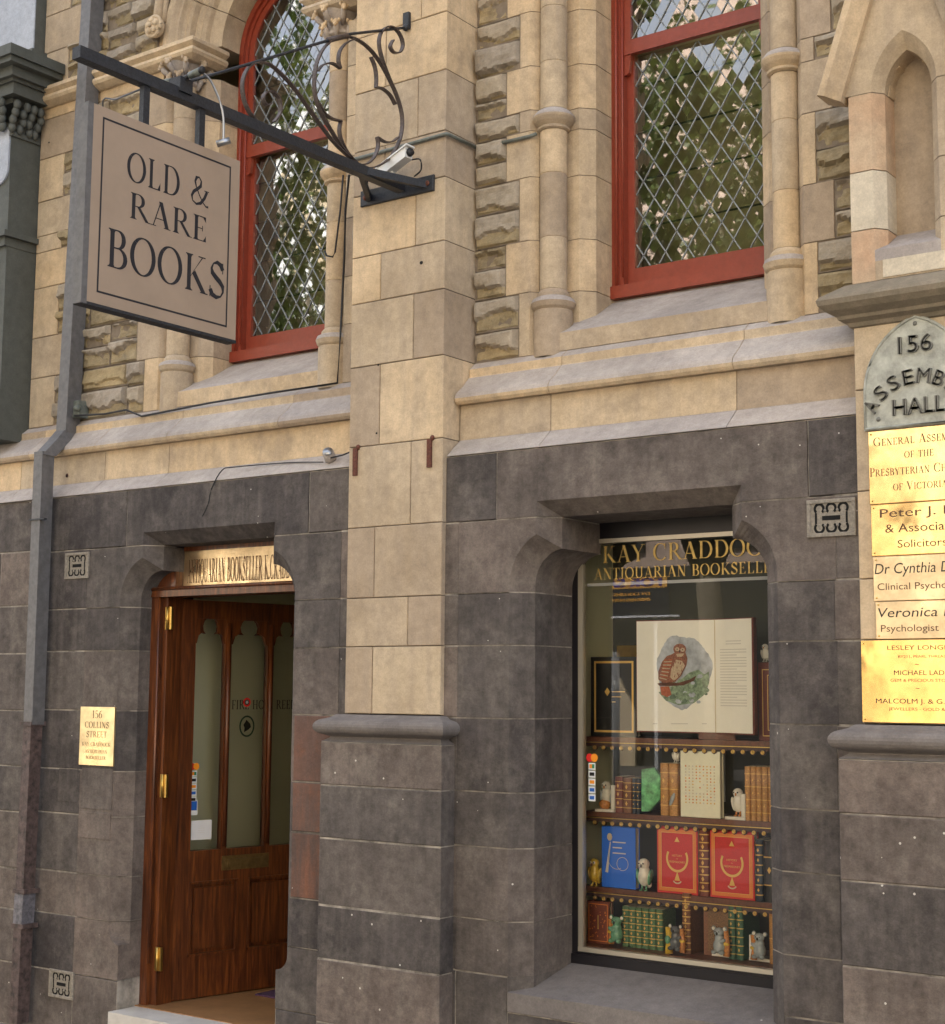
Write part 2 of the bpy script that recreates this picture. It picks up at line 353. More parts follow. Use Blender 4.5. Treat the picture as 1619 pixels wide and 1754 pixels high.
# ------------------------------------------------------------------ lettering
def arcp(cx, cy, rx, ry, a0, a1, n=16):
    return [(cx+rx*math.cos(R(a0+(a1-a0)*i/n)), cy+ry*math.sin(R(a0+(a1-a0)*i/n))) for i in range(n+1)]
TK, TN = .135, .035
def pen(pts, closed=False, tk=None, tn=None, sl_=0):
    tk = tk or TK; tn = tn or TN; out = []; n = len(pts)
    def tang(i):
        a = pts[(i-1) % n] if closed else pts[max(i-1, 0)]; b = pts[(i+1) % n] if closed else pts[min(i+1, n-1)]
        return Vector((b[0]-a[0], b[1]-a[1])).normalized()
    L = []
    for i in range(n-1 if closed and pts[0] == pts[-1] else n):
        t = tang(i); wd = (tn+(tk-tn)*abs(math.sin(math.atan2(t.y, t.x)+sl_))**1.6)/2; nn = Vector((-t.y, t.x))*wd
        p = Vector(pts[i]); L.append((p+nn, p-nn))
    m = len(L)
    for i in range(m if closed else m-1):
        a, b = L[i], L[(i+1) % m]; out.append([a[0], b[0], b[1], a[1]])
    return out
def rc(x0, y0, x1, y1): return [[(x0, y0), (x1, y0), (x1, y1), (x0, y1)]]
def serif(x, y, hw=.13, th=.03, d=1):
    return [[(x-hw, y), (x+hw, y), (x+hw, y+th*d), (x-hw, y+th*d)], [(x-hw*.75, y+th*d), (x+hw*.75, y+th*d), (x+TK/2, y+.085*d), (x-TK/2, y+.085*d)]]
def stem(x, y0=0, y1=1, sb=True, st=True, wv=None):
    t = (wv or TK)/2; o = rc(x-t, y0, x+t, y1)
    if sb: o += serif(x, y0)
    if st: o += serif(x, y1, d=-1)
    return o
def diag(x0, y0, x1, y1, wd): h = wd/2; return [[(x0-h, y0), (x0+h, y0), (x1+h, y1), (x1-h, y1)]]
def thins(x, y, hw=.1, d=1): return [[(x-hw, y), (x+hw, y), (x+hw, y+.03*d), (x-hw, y+.03*d)]]
def glyph(c):
    if c == 'O' or c == '0': return pen(arcp(.44, .5, .365, .49, 0, 360, 32), True), .88
    if c == 'Q': return pen(arcp(.44, .5, .365, .49, 0, 360, 32), True)+pen([(.42, .06), (.6, -.1), (.78, -.2), (.92, -.18)], tk=.12, tn=.06), .88
    if c == 'C': return pen(arcp(.46, .5, .38, .49, 48, 318, 28))+rc(.70, .66, .735, 1.0), .82
    if c == 'G': return pen(arcp(.46, .5, .38, .49, 48, 300, 28))+rc(.70, .66, .735, 1.0)+stem(.74, .04, .42, False, True), .92
    if c == 'D': return stem(.19)+pen([(.19, .98), (.38, .985)]+arcp(.40, .5, .36, .485, 85, -85, 18)+[(.38, .015), (.19, .02)]), .84
    if c == 'L': return stem(.19)+rc(.19, 0, .62, .035)+[[(.62, 0), (.62, .28), (.585, .2), (.50, .035)]], .66
    if c == 'E': return stem(.19)+rc(.19, 0, .62, .035)+[[(.62, 0), (.62, .26), (.585, .18), (.50, .035)]]+rc(.19, .965, .60, 1)+[[(.60, 1), (.60, .78), (.565, .84), (.48, .965)]]+rc(.19, .49, .45, .525)+rc(.44, .40, .47, .62), .68
    if c == 'F': return stem(.19)+rc(.19, .965, .60, 1)+[[(.60, 1), (.60, .76), (.565, .84), (.48, .965)]]+rc(.19, .47, .45, .505)+rc(.44, .38, .47, .60), .64
    if c == 'T': return stem(.36, 0, 1, True, False)+rc(.04, .965, .68, 1)+[[(.04, 1), (.04, .75), (.075, .84), (.15, .965)], [(.68, 1), (.68, .75), (.645, .84), (.57, .965)]], .72
    if c == 'I': return stem(.19), .38
    if c == 'H': return stem(.19)+stem(.70)+rc(.19, .49, .70, .525), .89
    if c == 'B': return stem(.19)+pen([(.19, .98), (.34, .985)]+arcp(.36, .755, .20, .232, 85, -85, 12)+[(.34, .52), (.19, .52)])+pen([(.19, .525), (.36, .525)]+arcp(.38, .27, .25, .256, 85, -85, 12)+[(.36, .015), (.19, .02)]), .72
    if c == 'P': return stem(.19)+pen([(.19, .98), (.36, .985)]+arcp(.38, .73, .22, .255, 85, -85, 12)+[(.36, .475), (.19, .475)]), .66
    if c == 'R': return stem(.19)+pen([(.19, .98), (.34, .985)]+arcp(.36, .745, .21, .24, 85, -85, 12)+[(.34, .505), (.19, .505)])+[[(.32, .51), (.45, .51), (.80, .03), (.66, .03)]]+thins(.77, 0, .1), .82
    if c == 'K': return stem(.19)+[[(.24, .36), (.27, .44), (.68, .98), (.64, .98)]]+thins(.64, .97, .13)+[[(.30, .47), (.40, .58), (.80, .03), (.64, .03)]]+thins(.74, 0, .14), .84
    if c == 'A': return diag(.13, .0, .42, 1, .04)+diag(.71, 0, .42, 1, .15)+rc(.24, .30, .62, .335)+thins(.13, 0, .12)+thins(.71, 0, .14), .84
    if c == 'V': return diag(.42, 0, .13, 1, .15)+diag(.42, 0, .71, 1, .04)+thins(.13, .97, .14)+thins(.71, .97, .12), .84
    if c == 'Y': return diag(.41, .45, .12, 1, .15)+diag(.41, .45, .70, 1, .04)+stem(.41, 0, .47, True, False)+thins(.12, .97, .14)+thins(.70, .97, .12), .80
    if c == 'N': return rc(.15, 0, .19, 1)+rc(.70, 0, .74, 1)+diag(.70, 0, .17, 1, .17)+thins(.17, 0, .13)+thins(.12, .97, .1)+thins(.72, .97, .13), .88
    if c == 'M': return rc(.13, 0, .17, 1)+diag(.48, 0, .17, 1, .14)+diag(.48, 0, .80, 1, .04)+stem(.85)+thins(.15, 0, .12), 1.02
    if c == 'U': return stem(.19, .3, 1, False)+pen([(.19, .4)]+arcp(.44, .30, .25, .28, 180, 360, 14)+[(.69, 1)], tk=.11)+thins(.69, .97, .12), .86
    if c == 'X': return diag(.70, 0, .14, 1, .15)+diag(.14, 0, .70, 1, .04)+thins(.14, 0, .12)+thins(.70, 0, .14)+thins(.14, .97, .14)+thins(.70, .97, .12), .84
    if c == 'J': return pen([(.30, 1), (.30, .2), (.24, .02), (.10, -.06), (.02, 0)])+serif(.30, 1, d=-1), .46
    if c == 'S': return pen([(.53, .80), (.46, .93), (.32, .985), (.18, .93), (.115, .79), (.15, .66), (.28, .56), (.42, .47), (.54, .35), (.555, .2), (.47, .06), (.31, .012), (.16, .06), (.08, .2)], tk=.15, sl_=-.9)+rc(.515, .7, .545, 1)+rc(.06, 0, .09, .3), .64
    if c == '1': return stem(.26, 0, 1, True, False)+[[(.08, .86), (.26, .90), (.26, 1), (.22, 1)]], .46
    if c == '5': return pen([(.14, .55), (.3, .62)]+arcp(.30, .31, .23, .30, 80, -140, 16), tk=.12)+rc(.13, .52, .165, .96)+rc(.13, .90, .52, .99), .62
    if c == '6': return pen(arcp(.32, .30, .23, .285, 0, 360, 20), True, tk=.12)+pen([(.12, .35), (.14, .6), (.26, .84), (.5, .98)], tk=.11), .64
    if c == '&': return pen([(.86, .55), (.74, .30), (.55, .08), (.34, .01), (.16, .09), (.11, .26), (.2, .42), (.38, .55), (.54, .69), (.56, .86), (.45, .98), (.32, .95), (.26, .80), (.32, .62), (.48, .36), (.66, .14), (.82, .02), (.94, .03)], tk=.12, tn=.04, sl_=.7)+thins(.84, .55, .12), .98
    if c == '.': return rc(.08, 0, .2, .12), .28
    if c == '-': return rc(.06, .4, .34, .45), .4
    return [], .38
def place_poly(mb, polys, org, u, v, n, su, sv, mat, lift=0):
    for k, q in enumerate(polys):
        z = lift+(k % 12)*.00006
        mb.add([org+u*(p[0]*su)+v*(p[1]*sv)+n*z for p in q], [tuple(range(len(q)))], mat)
def serif_line(mb, s, org, u, v, n, h, mat, width=None, align='l', small=.8, smallcaps=False, gap=.06):
    org, u, v, n = map(Vector, (org, u, v, n)); x = 0; items = []
    for ch in s:
        k = 1.0
        if smallcaps and ch.islower(): k = small
        g, adv = glyph(ch.upper()); items.append((g, x, k)); x += (adv+gap)*k
    x -= gap; sx = h if width is None else width/x
    off = 0 if align == 'l' else -x*sx/2 if align == 'c' else -x*sx
    for g, gx, k in items: place_poly(mb, [[(p[0]*k+gx, p[1]*k) for p in q] for q in g], org+u*off, u, v, n, sx, h, mat)
def sans_verts(s, shear=0, ext=0):
    cu = bpy.data.curves.new('t', 'FONT'); cu.body = s; cu.size = 1; cu.shear = shear; cu.extrude = ext; cu.resolution_u = 3
    o = bpy.data.objects.new('t', cu); C.objects.link(o)
    me = bpy.data.meshes.new_from_object(o); vs = [v.co.copy() for v in me.vertices]; fs = [tuple(p.vertices) for p in me.polygons]
    bpy.data.objects.remove(o); bpy.data.curves.remove(cu); bpy.data.meshes.remove(me)
    return vs, fs
def sans_line(mb, s, org, u, v, n, h, mat, width=None, align='l', shear=0, ext=0, bold=0):
    org, u, v, n = map(Vector, (org, u, v, n)); vs, fs = sans_verts(s, shear, ext); x1 = max(p.x for p in vs); x0 = min(p.x for p in vs)
    sv = h/.69; sx = sv if width is None else width/(x1-x0); off = 0 if align == 'l' else -(x1-x0)*sx/2
    for k in ([0] if not bold else [-bold, 0, bold]):
        mb.add([org+u*((p.x-x0)*sx+off+k)+v*(p.y*sv)+n*(p.z*sv+abs(k)*.1) for p in vs], fs, mat)
UX, UZ, NF = Vector((1, 0, 0)), Vector((0, 0, 1)), Vector((0, -1, 0))

# =================================================================== SETTING
g = MB(); g.box(-60, 60, -5.9, 30, -.3, 0, 'pavement'); g.build('pavement', kind='structure')
g = MB(); g.box(-60, 60, -24.5, -6.2, -.4, -.13, 'asphalt'); g.build('road', kind='structure')
g = MB(); g.box(-60, 60, -6.2, -5.9, -.4, -.004, 'kerb_stone'); g.box(-60, 60, -24.8, -24.5, -.4, -.004, 'kerb_stone'); g.build('kerb', kind='structure')
g = MB(); g.box(-60, 60, -29, -24.8, -.3, -.002, 'pavement'); g.build('far_pavement', kind='structure')
g = MB(); g.box(-400, 400, -400, 400, -.9, -.45, 'asphalt'); g.build('ground', kind='structure')

# =================================================================== THE BUILDING
YB, YU, G = .03, .245, .006
RR = .25
BL = [0, .345, .65, .885, 1.205, 1.45, 1.78, 2.11, 2.35, 2.685, 3.0]
UL = [3.49, 3.80, 4.055, 4.37, 4.60, 4.705, 4.928, 5.205, 5.46]
XE = -7.72
bld = empty('stone_building', (-4.6, .2, 0), 'Gothic stone building with tan sandstone above a dark bluestone base', 'building')
mort_b, mort_s = MB(), MB()
def jit(a=.0015): return random.uniform(-a, a)
def blue(x0, x1, z0, z1, yf=YB, yb=YB+.18, mat='bluestone', name='bluestone_block', gl=1, gr=1):
    m = MB(); m.bbox_(x0+G/2*gl, x1-G/2*gr, yf+jit(), yb, z0+G/2, z1-G/2, mat, .004); o = m.build(name, bld)
    mort_b.box(x0, x1, yf+.003, yb-.01, z0, z1, 'mortar_pale'); return o
def sand(x0, x1, z0, z1, yf, yb, mat='sandstone', name='sandstone_block', b=.003, g_=.004):
    m = MB(); m.bbox_(x0+g_/2, x1-g_/2, yf+jit(.001), yb, z0+g_/2, z1-g_/2, mat, b); o = m.build(name, bld)
    mort_s.box(x0+.0045, x1-.0045, yf+.006, yb-.01, z0+.001, z1-.001, 'mortar_sand'); return o

# ---- openings of the base: half outlines
def arc_pts(a, r, zc, xn, t, n=12, sgn=1):
    """points (outer, inner) down the rounded shoulder from the notch to the jamb; sgn=1 left jamb (opening to the right)"""
    c = a+sgn*r; th1 = math.acos((r-abs(xn-a))/r); th2 = math.acos((r-(abs(xn-a)+t))/(r-t)); out = []
    for i in range(n+1):
        k = 1-i/n; A, B = th1*k, th2*k
        out.append(((c-sgn*r*math.cos(A), zc+r*math.sin(A)), (c-sgn*(r-t)*math.cos(B), zc+(r-t)*math.sin(B))))
    return out
def outline_block(pts, yf, t, yd, mat='bluestone', name='bluestone_block'):
    """pts: ((x,z),(x2,z2)) front outline and its chamfered inner line"""
    m = MB(); n = len(pts); a = [(p[0][0], yf, p[0][1]) for p in pts]; b = [(p[1][0], yf+t, p[1][1]) for p in pts]; c = [(p[1][0], yd, p[1][1]) for p in pts]
    m.add(a, [tuple(range(n))], mat)
    for k in range(n):
        j = (k+1) % n; m.add([a[k], a[j], b[j], b[k]], [(0, 1, 2, 3)], mat); m.add([b[k], b[j], c[j], c[k]], [(0, 1, 2, 3)], mat)
    m.add(c, [tuple(range(n))], mat)
    return m.build(name, bld)
def same(x, z): return ((x, z), (x, z))
def opening(a, b, nl, nr, ztop, t, yd, xl, xr, lx, rx, zlow):
    """a,b jamb faces; nl,nr notch; xl/xr outer ends of jamb stones per course; lx,rx ends of the lintel"""
    r, zc, h = .25, 2.38, G/2; L = arc_pts(a, r, zc, nl, t); Rr = arc_pts(b, r, zc, nr, t*.99, sgn=-1)
    outline_block([same(xl[0], 2.35+h), same(xl[0], 2.685-h), ((nl, 2.685-h), (nl+t, 2.685-h))]+L+[((a, 2.35+h), (a+t, 2.35+h))], YB, t, yd)
    outline_block([((b, 2.35+h), (b-t, 2.35+h))]+Rr[::-1]+[((nr, 2.685-h), (nr-t, 2.685-h)), same(xr[0], 2.685-h), same(xr[0], 2.35+h)], YB, t, yd)
    tv = ztop-2.685-.004
    outline_block([same(lx+h, 2.685+h), same(lx+h, 3.0-h), same(rx-h, 3.0-h), same(rx-h, 2.685+h), ((nr, 2.685+h), (nr-t, 2.685+h)), ((nr, ztop), (nr-t, ztop-tv)),
                   ((nl, ztop), (nl+t, ztop-tv)), ((nl, 2.685+h), (nl+t, 2.685+h))], YB, t, yd)
    for z in (2.35, 2.685):
        for s_, A, X in ((1, a, xl[0]), (-1, b, xr[0])):
            e = (A if z < 2.5 else (nl if s_ > 0 else nr))-s_*.002
            pl = [(X, YB+.003), (e, YB+.003), (e+s_*t, YB+t+.003), (e+s_*t, yd-.01), (X, yd-.01)]
            mort_b.prism(pl, 'z', z-h-.001, z+h+.001, 'mortar_pale')
    mort_b.box(lx, rx, YB+.003, YB+.17, 2.995, 3.0, 'mortar_pale')
    # jamb stones under the shoulders
    for i in range(len(BL)-1):
        z0, z1 = BL[i], BL[i+1]
        if z1 > 2.36: break
        if z1 <= zlow: continue
        z0 = max(z0, zlow)
        for s_, A, X in ((1, a, xl), (-1, b, xr)):
            X = X[i % len(X)]
            if z1 <= zlow+.09 or z0 < zlow+.001 and False: pass
            pl = [(X, YB), (A, YB), (A+s_*t, YB+t), (A+s_*t, yd), (X, yd)]
            m = MB(); m.prism(pl, 'z', z0+h, z1-h, 'bluestone'); m.build('jamb_stone', bld)
            pm = [(X, YB+.003), (A-s_*.002, YB+.003), (A+s_*(t-.003), YB+t), (A+s_*(t-.003), yd-.01), (X, yd-.01)]
            mort_b.prism(pm, 'z', z0-.001, z0+h+.001, 'mortar_pale'); mort_b.prism(pm, 'z', z1-h-.001, z1, 'mortar_pale')

DA, DB, DNL, DNR = -6.578, -5.266, -6.406, -5.42
SA, SB, SNL, SNR = -3.956, -2.640, -3.81, -2.795
T = .080
opening(DA, DB, DNL, DNR, 2.757, T, .50, [-6.86, -6.86], [-4.97, -4.97], -6.545, -5.19, .65)
opening(SA, SB, SNL, SNR, 2.757, T+.004, .45, [-4.245, -4.245], [-2.39, -2.40], -4.03, -2.50, .65)
# door jambs below the chamfer stops (square arris with a curved stop)
for s_, A, X in ((1, DA, -6.86), (-1, DB, -4.97)):
    st = [((A, .65-G/2), (A+s_*T, .65-G/2))]
    cv = [((A+s_*T*(1-math.cos(R(q))), .60-.09*math.sin(R(q))+.02), (A+s_*T, .60-.09*math.sin(R(q))+.02)) for q in range(0, 91, 15)]
    cv[-1] = ((A+s_*T, cv[-1][0][1]), (A+s_*T, cv[-1][0][1]))
    pts = [same(X, .65-G/2)]+st+cv+[same(A+s_*T, .345+G/2), same(X, .345+G/2)]
    outline_block(pts, YB, T, .50)
    blue(min(X, A+s_*T), max(X, A+s_*T), 0, .345, yb=.50)
    mort_b.box(min(X, A+s_*T-s_*.002), max(X, A+s_*T-s_*.002), YB+.003, .49, .338, .351, 'mortar_pale')
# plain ashlar left of the door
for i, xs in enumerate([[-7.35, -6.86], [-7.35, -6.86], [-7.35, -6.86], [-7.35, -6.86], [-7.35, -6.86], [-7.35, -6.86], [-7.35, -6.86], [-7.35, -6.86], [-7.35, -6.86], [-7.35, -6.545]]):
    z0, z1 = BL[i], BL[i+1]
    blue(xs[0], xs[1], z0, z1, gr=0 if i < 9 else 1)
# splits seen in the photograph: thin joint stones set proud by a hair
OFFC = [0, .345, .64, .87, 1.19, 1.45, 1.77, 2.10, 2.38, 2.70, 3.0]
for i in range(10):
    spl = [-8.6, -7.98 if i % 2 else -7.66, -7.35]
    for a_, b_ in zip(spl, spl[1:]): blue(a_, b_, OFFC[i], OFFC[i+1], yf=YB+.012)
# between door and pillar / pillar and window / window and portal pier, top course
blue(-5.19, -4.90, 2.685, 3.0); blue(-4.325, -4.03, 2.685, 3.0); blue(-2.50, -2.285, 2.685, 3.0)
rustz = [(1.205, 1.45), (1.45, 1.78), (.885, 1.205)]
for i in range(10):
    z0, z1 = BL[i], BL[i+1]
    if z1 > 2.7: continue
    blue(-4.97, -4.90, z0, z1, gl=0); blue(-4.34, -4.245, z0, z1, gr=0)
    if z0 > .6: blue(-2.39 if z0 > 2.3 else -2.40, -2.285, z0, z1, gl=0)
# wall under the shop window
blue(-4.245, -3.4, 0, .345); blue(-3.4, -2.285, 0, .345); blue(-4.245, -3.958, .345, .65, gr=0); blue(-2.638, -2.285, .345, .65, gl=0); blue(-3.958, -2.638, .345, .50, gl=0, gr=0)
m = MB(); m.prism([(YB-.004, .503), (YB-.004, .585), (.44, .672), (.44, .503)], 'x', SA+.002, SB-.002, 'bluestone_worn'); m.build('window_sill', bld, label='dark bluestone sill under the shop window')
for s_, A in ((1, SA), (-1, SB)):
    t_ = T+.004; m = MB(); m.prism([(A-s_*.001, YB+.0006), (A+s_*t_, YB+t_), (A+s_*t_, .45), (A-s_*.001, .45)], 'z', .5, .652, 'bluestone'); m.build('jamb_stone', bld)
# the rust-stained stones beside the door
for z0, z1 in rustz: 
    m = MB(); m.bbox_(-5.255, -5.02, YB-.0025, YB+.01, z0+.006, z1-.006, 'bluestone_rust', .002); m.build('bluestone_block', bld, label='rust-stained bluestone block beside the doorway')
# core behind the ashlar
core = MB()
for x0, x1 in ((-8.6, -6.70), (-5.15, -4.08), (-2.54, 5.0)): core.box(x0, x1, .19, .52, 0, 2.9, 'dark_core')
core.box(-8.6, 5, .23, .52, 2.84, 3.40, 'dark_core'); core.box(-4.08, -2.54, .19, .44, 0, .49, 'dark_core')
core.box(-2.285, 5, .27, .6, 3.4, 15, 'dark_core')
# weathering and band over the base, built in lengths
def band(x0, x1):
    m = MB(); prof = [(YB-.004, 3.003), (YB-.004, 3.006), (.126, 3.092), (.2, 3.092), (.2, 3.003)]
    m.prism(prof, 'x', x0+.002, x1-.002, 'weathered_sky_tone'); m.build('weathering_stone', bld)
    m = MB(); m.prism([(.128, 3.093), (.131, 3.262), (.24, 3.262), (.24, 3.093)], 'x', x0+.002, x1-.002, 'sandstone'); m.build('sandstone_block', bld)
    mort_s.box(x0, x1, .134, .22, 3.02, 3.25, 'mortar_sand')
def strng(x0, x1, k):
    pr = [(.131, 3.264), (.098, 3.262), (.086, 3.275), (.082, 3.29), (.088, 3.308), (.10, 3.322), (.15, 3.362), (.196, 3.408), (.202, 3.414), (.202, 3.452), (.248, 3.489), (.30, 3.489), (.30, 3.264)]
    mats = ['sandstone', 'sandstone', 'sandstone', 'weathered_sky_tone', 'weathered_sky_tone', 'weathered_sky_tone', 'weathered_sky_tone', 'sandstone', 'sandstone', 'weathered_sky_tone', 'weathered_sky_tone', 'sandstone', 'sandstone']
    m = MB(); m.prism(pr, 'x', x0+.0015, x1-.0015, 'sandstone', edge_m=mats); m.build('string_course', bld)
xr = [-4.318, P(944, 690, .13).x, P(1262, 640, .13).x, -2.285]
xq = [-4.318, P(942, 650, .1).x, P(1257, 600, .1).x, -2.285]
for a_, b_ in zip(xr, xr[1:]): band(a_, b_)
for k, (a_, b_) in enumerate(zip(xq, xq[1:])): strng(a_, b_, k)
xr = [-8.6, -7.62, -6.86, P(290, 790, .13).x, -4.908]
xq = [-8.6, -7.5, -6.9, P(290, 725, .1).x, P(480, 695, .1).x, -4.908]
for a_, b_ in zip(xr, xr[1:]): band(a_, b_)
for k, (a_, b_) in enumerate(zip(xq, xq[1:])): strng(a_, b_, k)

# ---- sandstone pillar between door and shop window
PZ = [1.79, 2.111, 2.346, 2.69, 3.091, 3.491, 3.813, 4.051, 4.367, 4.599, 4.906, 5.202, 5.47, 5.80, 6.1, 6.6]
PJ = [637, 698, 641, 703, 650, 708, 652, 712, 659, 716, 661, 719, 665, 720, 665]
for i in range(15):
    zc = (PZ[i]+PZ[i+1])/2; xj = -4.908+(.59*(.42 if i % 2 == 0 else .72)) if i > 10 else P(PJ[i], 0, 0).x
    if i <= 10:
        py_ = IH/2; 
        # solve the joint's x on the front plane at that height
        lo = [P(PJ[i], y_, 0) for y_ in range(-200, 1300, 10)]; xj = min(lo, key=lambda v: abs(v.z-zc)).x
    sand(-4.905, xj, PZ[i], PZ[i+1], 0, .40); sand(xj, -4.321, PZ[i], PZ[i+1], 0, .40)
# pedestal of the pillar
def pedestal(x0, x1, yf, px0, px1):
    z = [0, .345, .636, .885, 1.20, 1.45, 1.655]
    for a_, b_ in zip(z, z[1:]):
        m = MB(); m.bbox_(x0, x1, yf+jit(), .10, a_+.003, b_-.003, 'bluestone', .004); m.build('pedestal_stone', bld)
        mort_b.box(x0+.003, x1-.003, yf+.003, .09, a_, b_, 'mortar_pale')
    pts = [(0, 1.657), (.03, 1.675), (.032, 1.68), (.010, 1.690)]+[(.012-.042*math.sin(R(q))-.0, 1.728-.037*math.cos(R(q))) for q in range(10, 171, 20)]+[(.03, 1.772), (.05, 1.786)]
    m = MB(); rings = []
    for d, zz in pts: rings.append([(x0+d, yf+d, zz), (x1-d, yf+d, zz), (x1-d, .12, zz), (x0+d, .12, zz)])
    vs = [v for r_ in rings for v in r_]; fs = [(i*4+k, i*4+(k+1) % 4, (i+1)*4+(k+1) % 4, (i+1)*4+k) for i in range(len(rings)-1) for k in range(4)]+[(0, 3, 2, 1), tuple(range(len(vs)-4, len(vs)))]
    m.add(vs, fs, 'weathered_sky_tone'); m.mats = ['bluestone_worn']; o = m.build('pedestal_cap', bld)
    return o
pedestal(-4.99, -4.258, -.07, -4.905, -4.321)

# ---- rock-faced stones of the upper wall
def rubble(x0, x1, z0, z1, yf=YU, relief=.046):
    nx = max(6, int((x1-x0)/.013)); nz = max(6, int((z1-z0)/.011)); sd_ = random.uniform(0, 99); vs = []
    cut = random.uniform(.15, .75); amp = random.uniform(.6, 1.15); upper_ = []; grimy = random.random() < .7
    for j in range(nz+1):
        for i in range(nx+1):
            u_, v_ = i/nx, j/nz; x = x0+.004+(x1-x0-.008)*u_; z = z0+.004+(z1-z0-.008)*v_
            e = min(u_*(x1-x0), (1-u_)*(x1-x0), v_*(z1-z0), (1-v_)*(z1-z0)); edge = min(1, e/.016)
            p = Vector((x*5+sd_, sd_, z*6))
            n1 = noise.noise(p)*.55+noise.noise(p*2.7)*.18+noise.noise(p*7)*.10
            ln_ = cut+noise.noise(Vector((x*6+sd_, 0, sd_)))*.30+noise.noise(Vector((x*22+sd_, 3, sd_)))*.10
            t_ = max(0, min(1, (v_-ln_)/.045+.5)); upper_.append(t_ > .45)
            shelf = -.55+1.05*t_+(0 if t_ > .5 else -.25*noise.noise(p*5))                   # smooth worn upper face over a split hollow
            h = (relief*amp*(.40+n1+shelf*.62))*edge**.5
            if i in (0, nx) or j in (0, nz): h = -.012
            vs.append((x, yf-h, z))
    fs = [(j*(nx+1)+i, j*(nx+1)+i+1, (j+1)*(nx+1)+i+1, (j+1)*(nx+1)+i) for j in range(nz) for i in range(nx)]
    # edges back into the wall
    m = MB(); m.keep = True; m.add(vs, [f for f in fs if not (grimy and upper_[f[3]])], 'rubble', False)
    if grimy: m.add(vs, [f for f in fs if upper_[f[3]]], 'rubble_grey', False)
    bd = [i for i in range(nx+1)]+[j*(nx+1)+nx for j in range(1, nz+1)]+[nz*(nx+1)+i for i in range(nx-1, -1, -1)]+[j*(nx+1) for j in range(nz-1, 0, -1)]
    bv = [vs[i] for i in bd]; n_ = len(bv); m.add(bv+[(v[0], yf+.08, v[2]) for v in bv], [(k, k+n_, (k+1) % n_+n_, (k+1) % n_) for k in range(n_)], 'rubble')
    m.build('rubble_stone', bld); mort_s.box(x0-.002, x1+.002, yf+.006, yf+.09, z0-.002, z1+.002, 'mortar_sand')

CW, CE = -3.295, -5.868        # centres of the two upper windows
def cols(z0, z1, xa, xb, n=None):
    """rough stones filling xa..xb in the course z0..z1"""
    x = xa
    while x < xb-.02:
        w_ = min(random.uniform(.2, .42), xb-x)
        if xb-(x+w_) < .12: w_ = xb-x
        if z1-z0 > .2 and random.random() < .8:
            zm = z0+(z1-z0)*random.uniform(.42, .58); rubble(x, x+w_, z0, zm); rubble(x, x+w_, zm, z1)
        else: rubble(x, x+w_, z0, z1)
        x += w_
def jamb(cx, s_):
    """dressed stones, nook and reveal of one side of an upper window; s_ = -1 left, 1 right"""
    def X(d): return cx+s_*d
    pl = lambda e, i_=0: [(X(e), YU+i_), (X(.702), YU+i_), (X(.670-i_), YU+.035+i_), (X(.670-i_), .36), (X(.495-i_), .36+i_), (X(.435+i_), .42+i_), (X(.435+i_), .66), (X(e), .66)]
    lv = UL
    for i in range(len(lv)-1):
        z0, z1 = lv[i], lv[i+1]; e = .838 if i in (1, 3, 5, 7) else .76
        if cx < -5 and s_ < 0: e = .885 if i in (1, 3, 5, 7) else .815
        m = MB(); m.prism(pl(e), 'z', z0+.002, z1-.002, 'sandstone'); m.build('jamb_stone', bld)
        mort_s.prism(pl(e, .004), 'z', z0-.001, z0+.003, 'mortar_sand'); mort_s.prism(pl(e, .004), 'z', z1-.003, z1+.001, 'mortar_sand')
        yield z0, z1, e
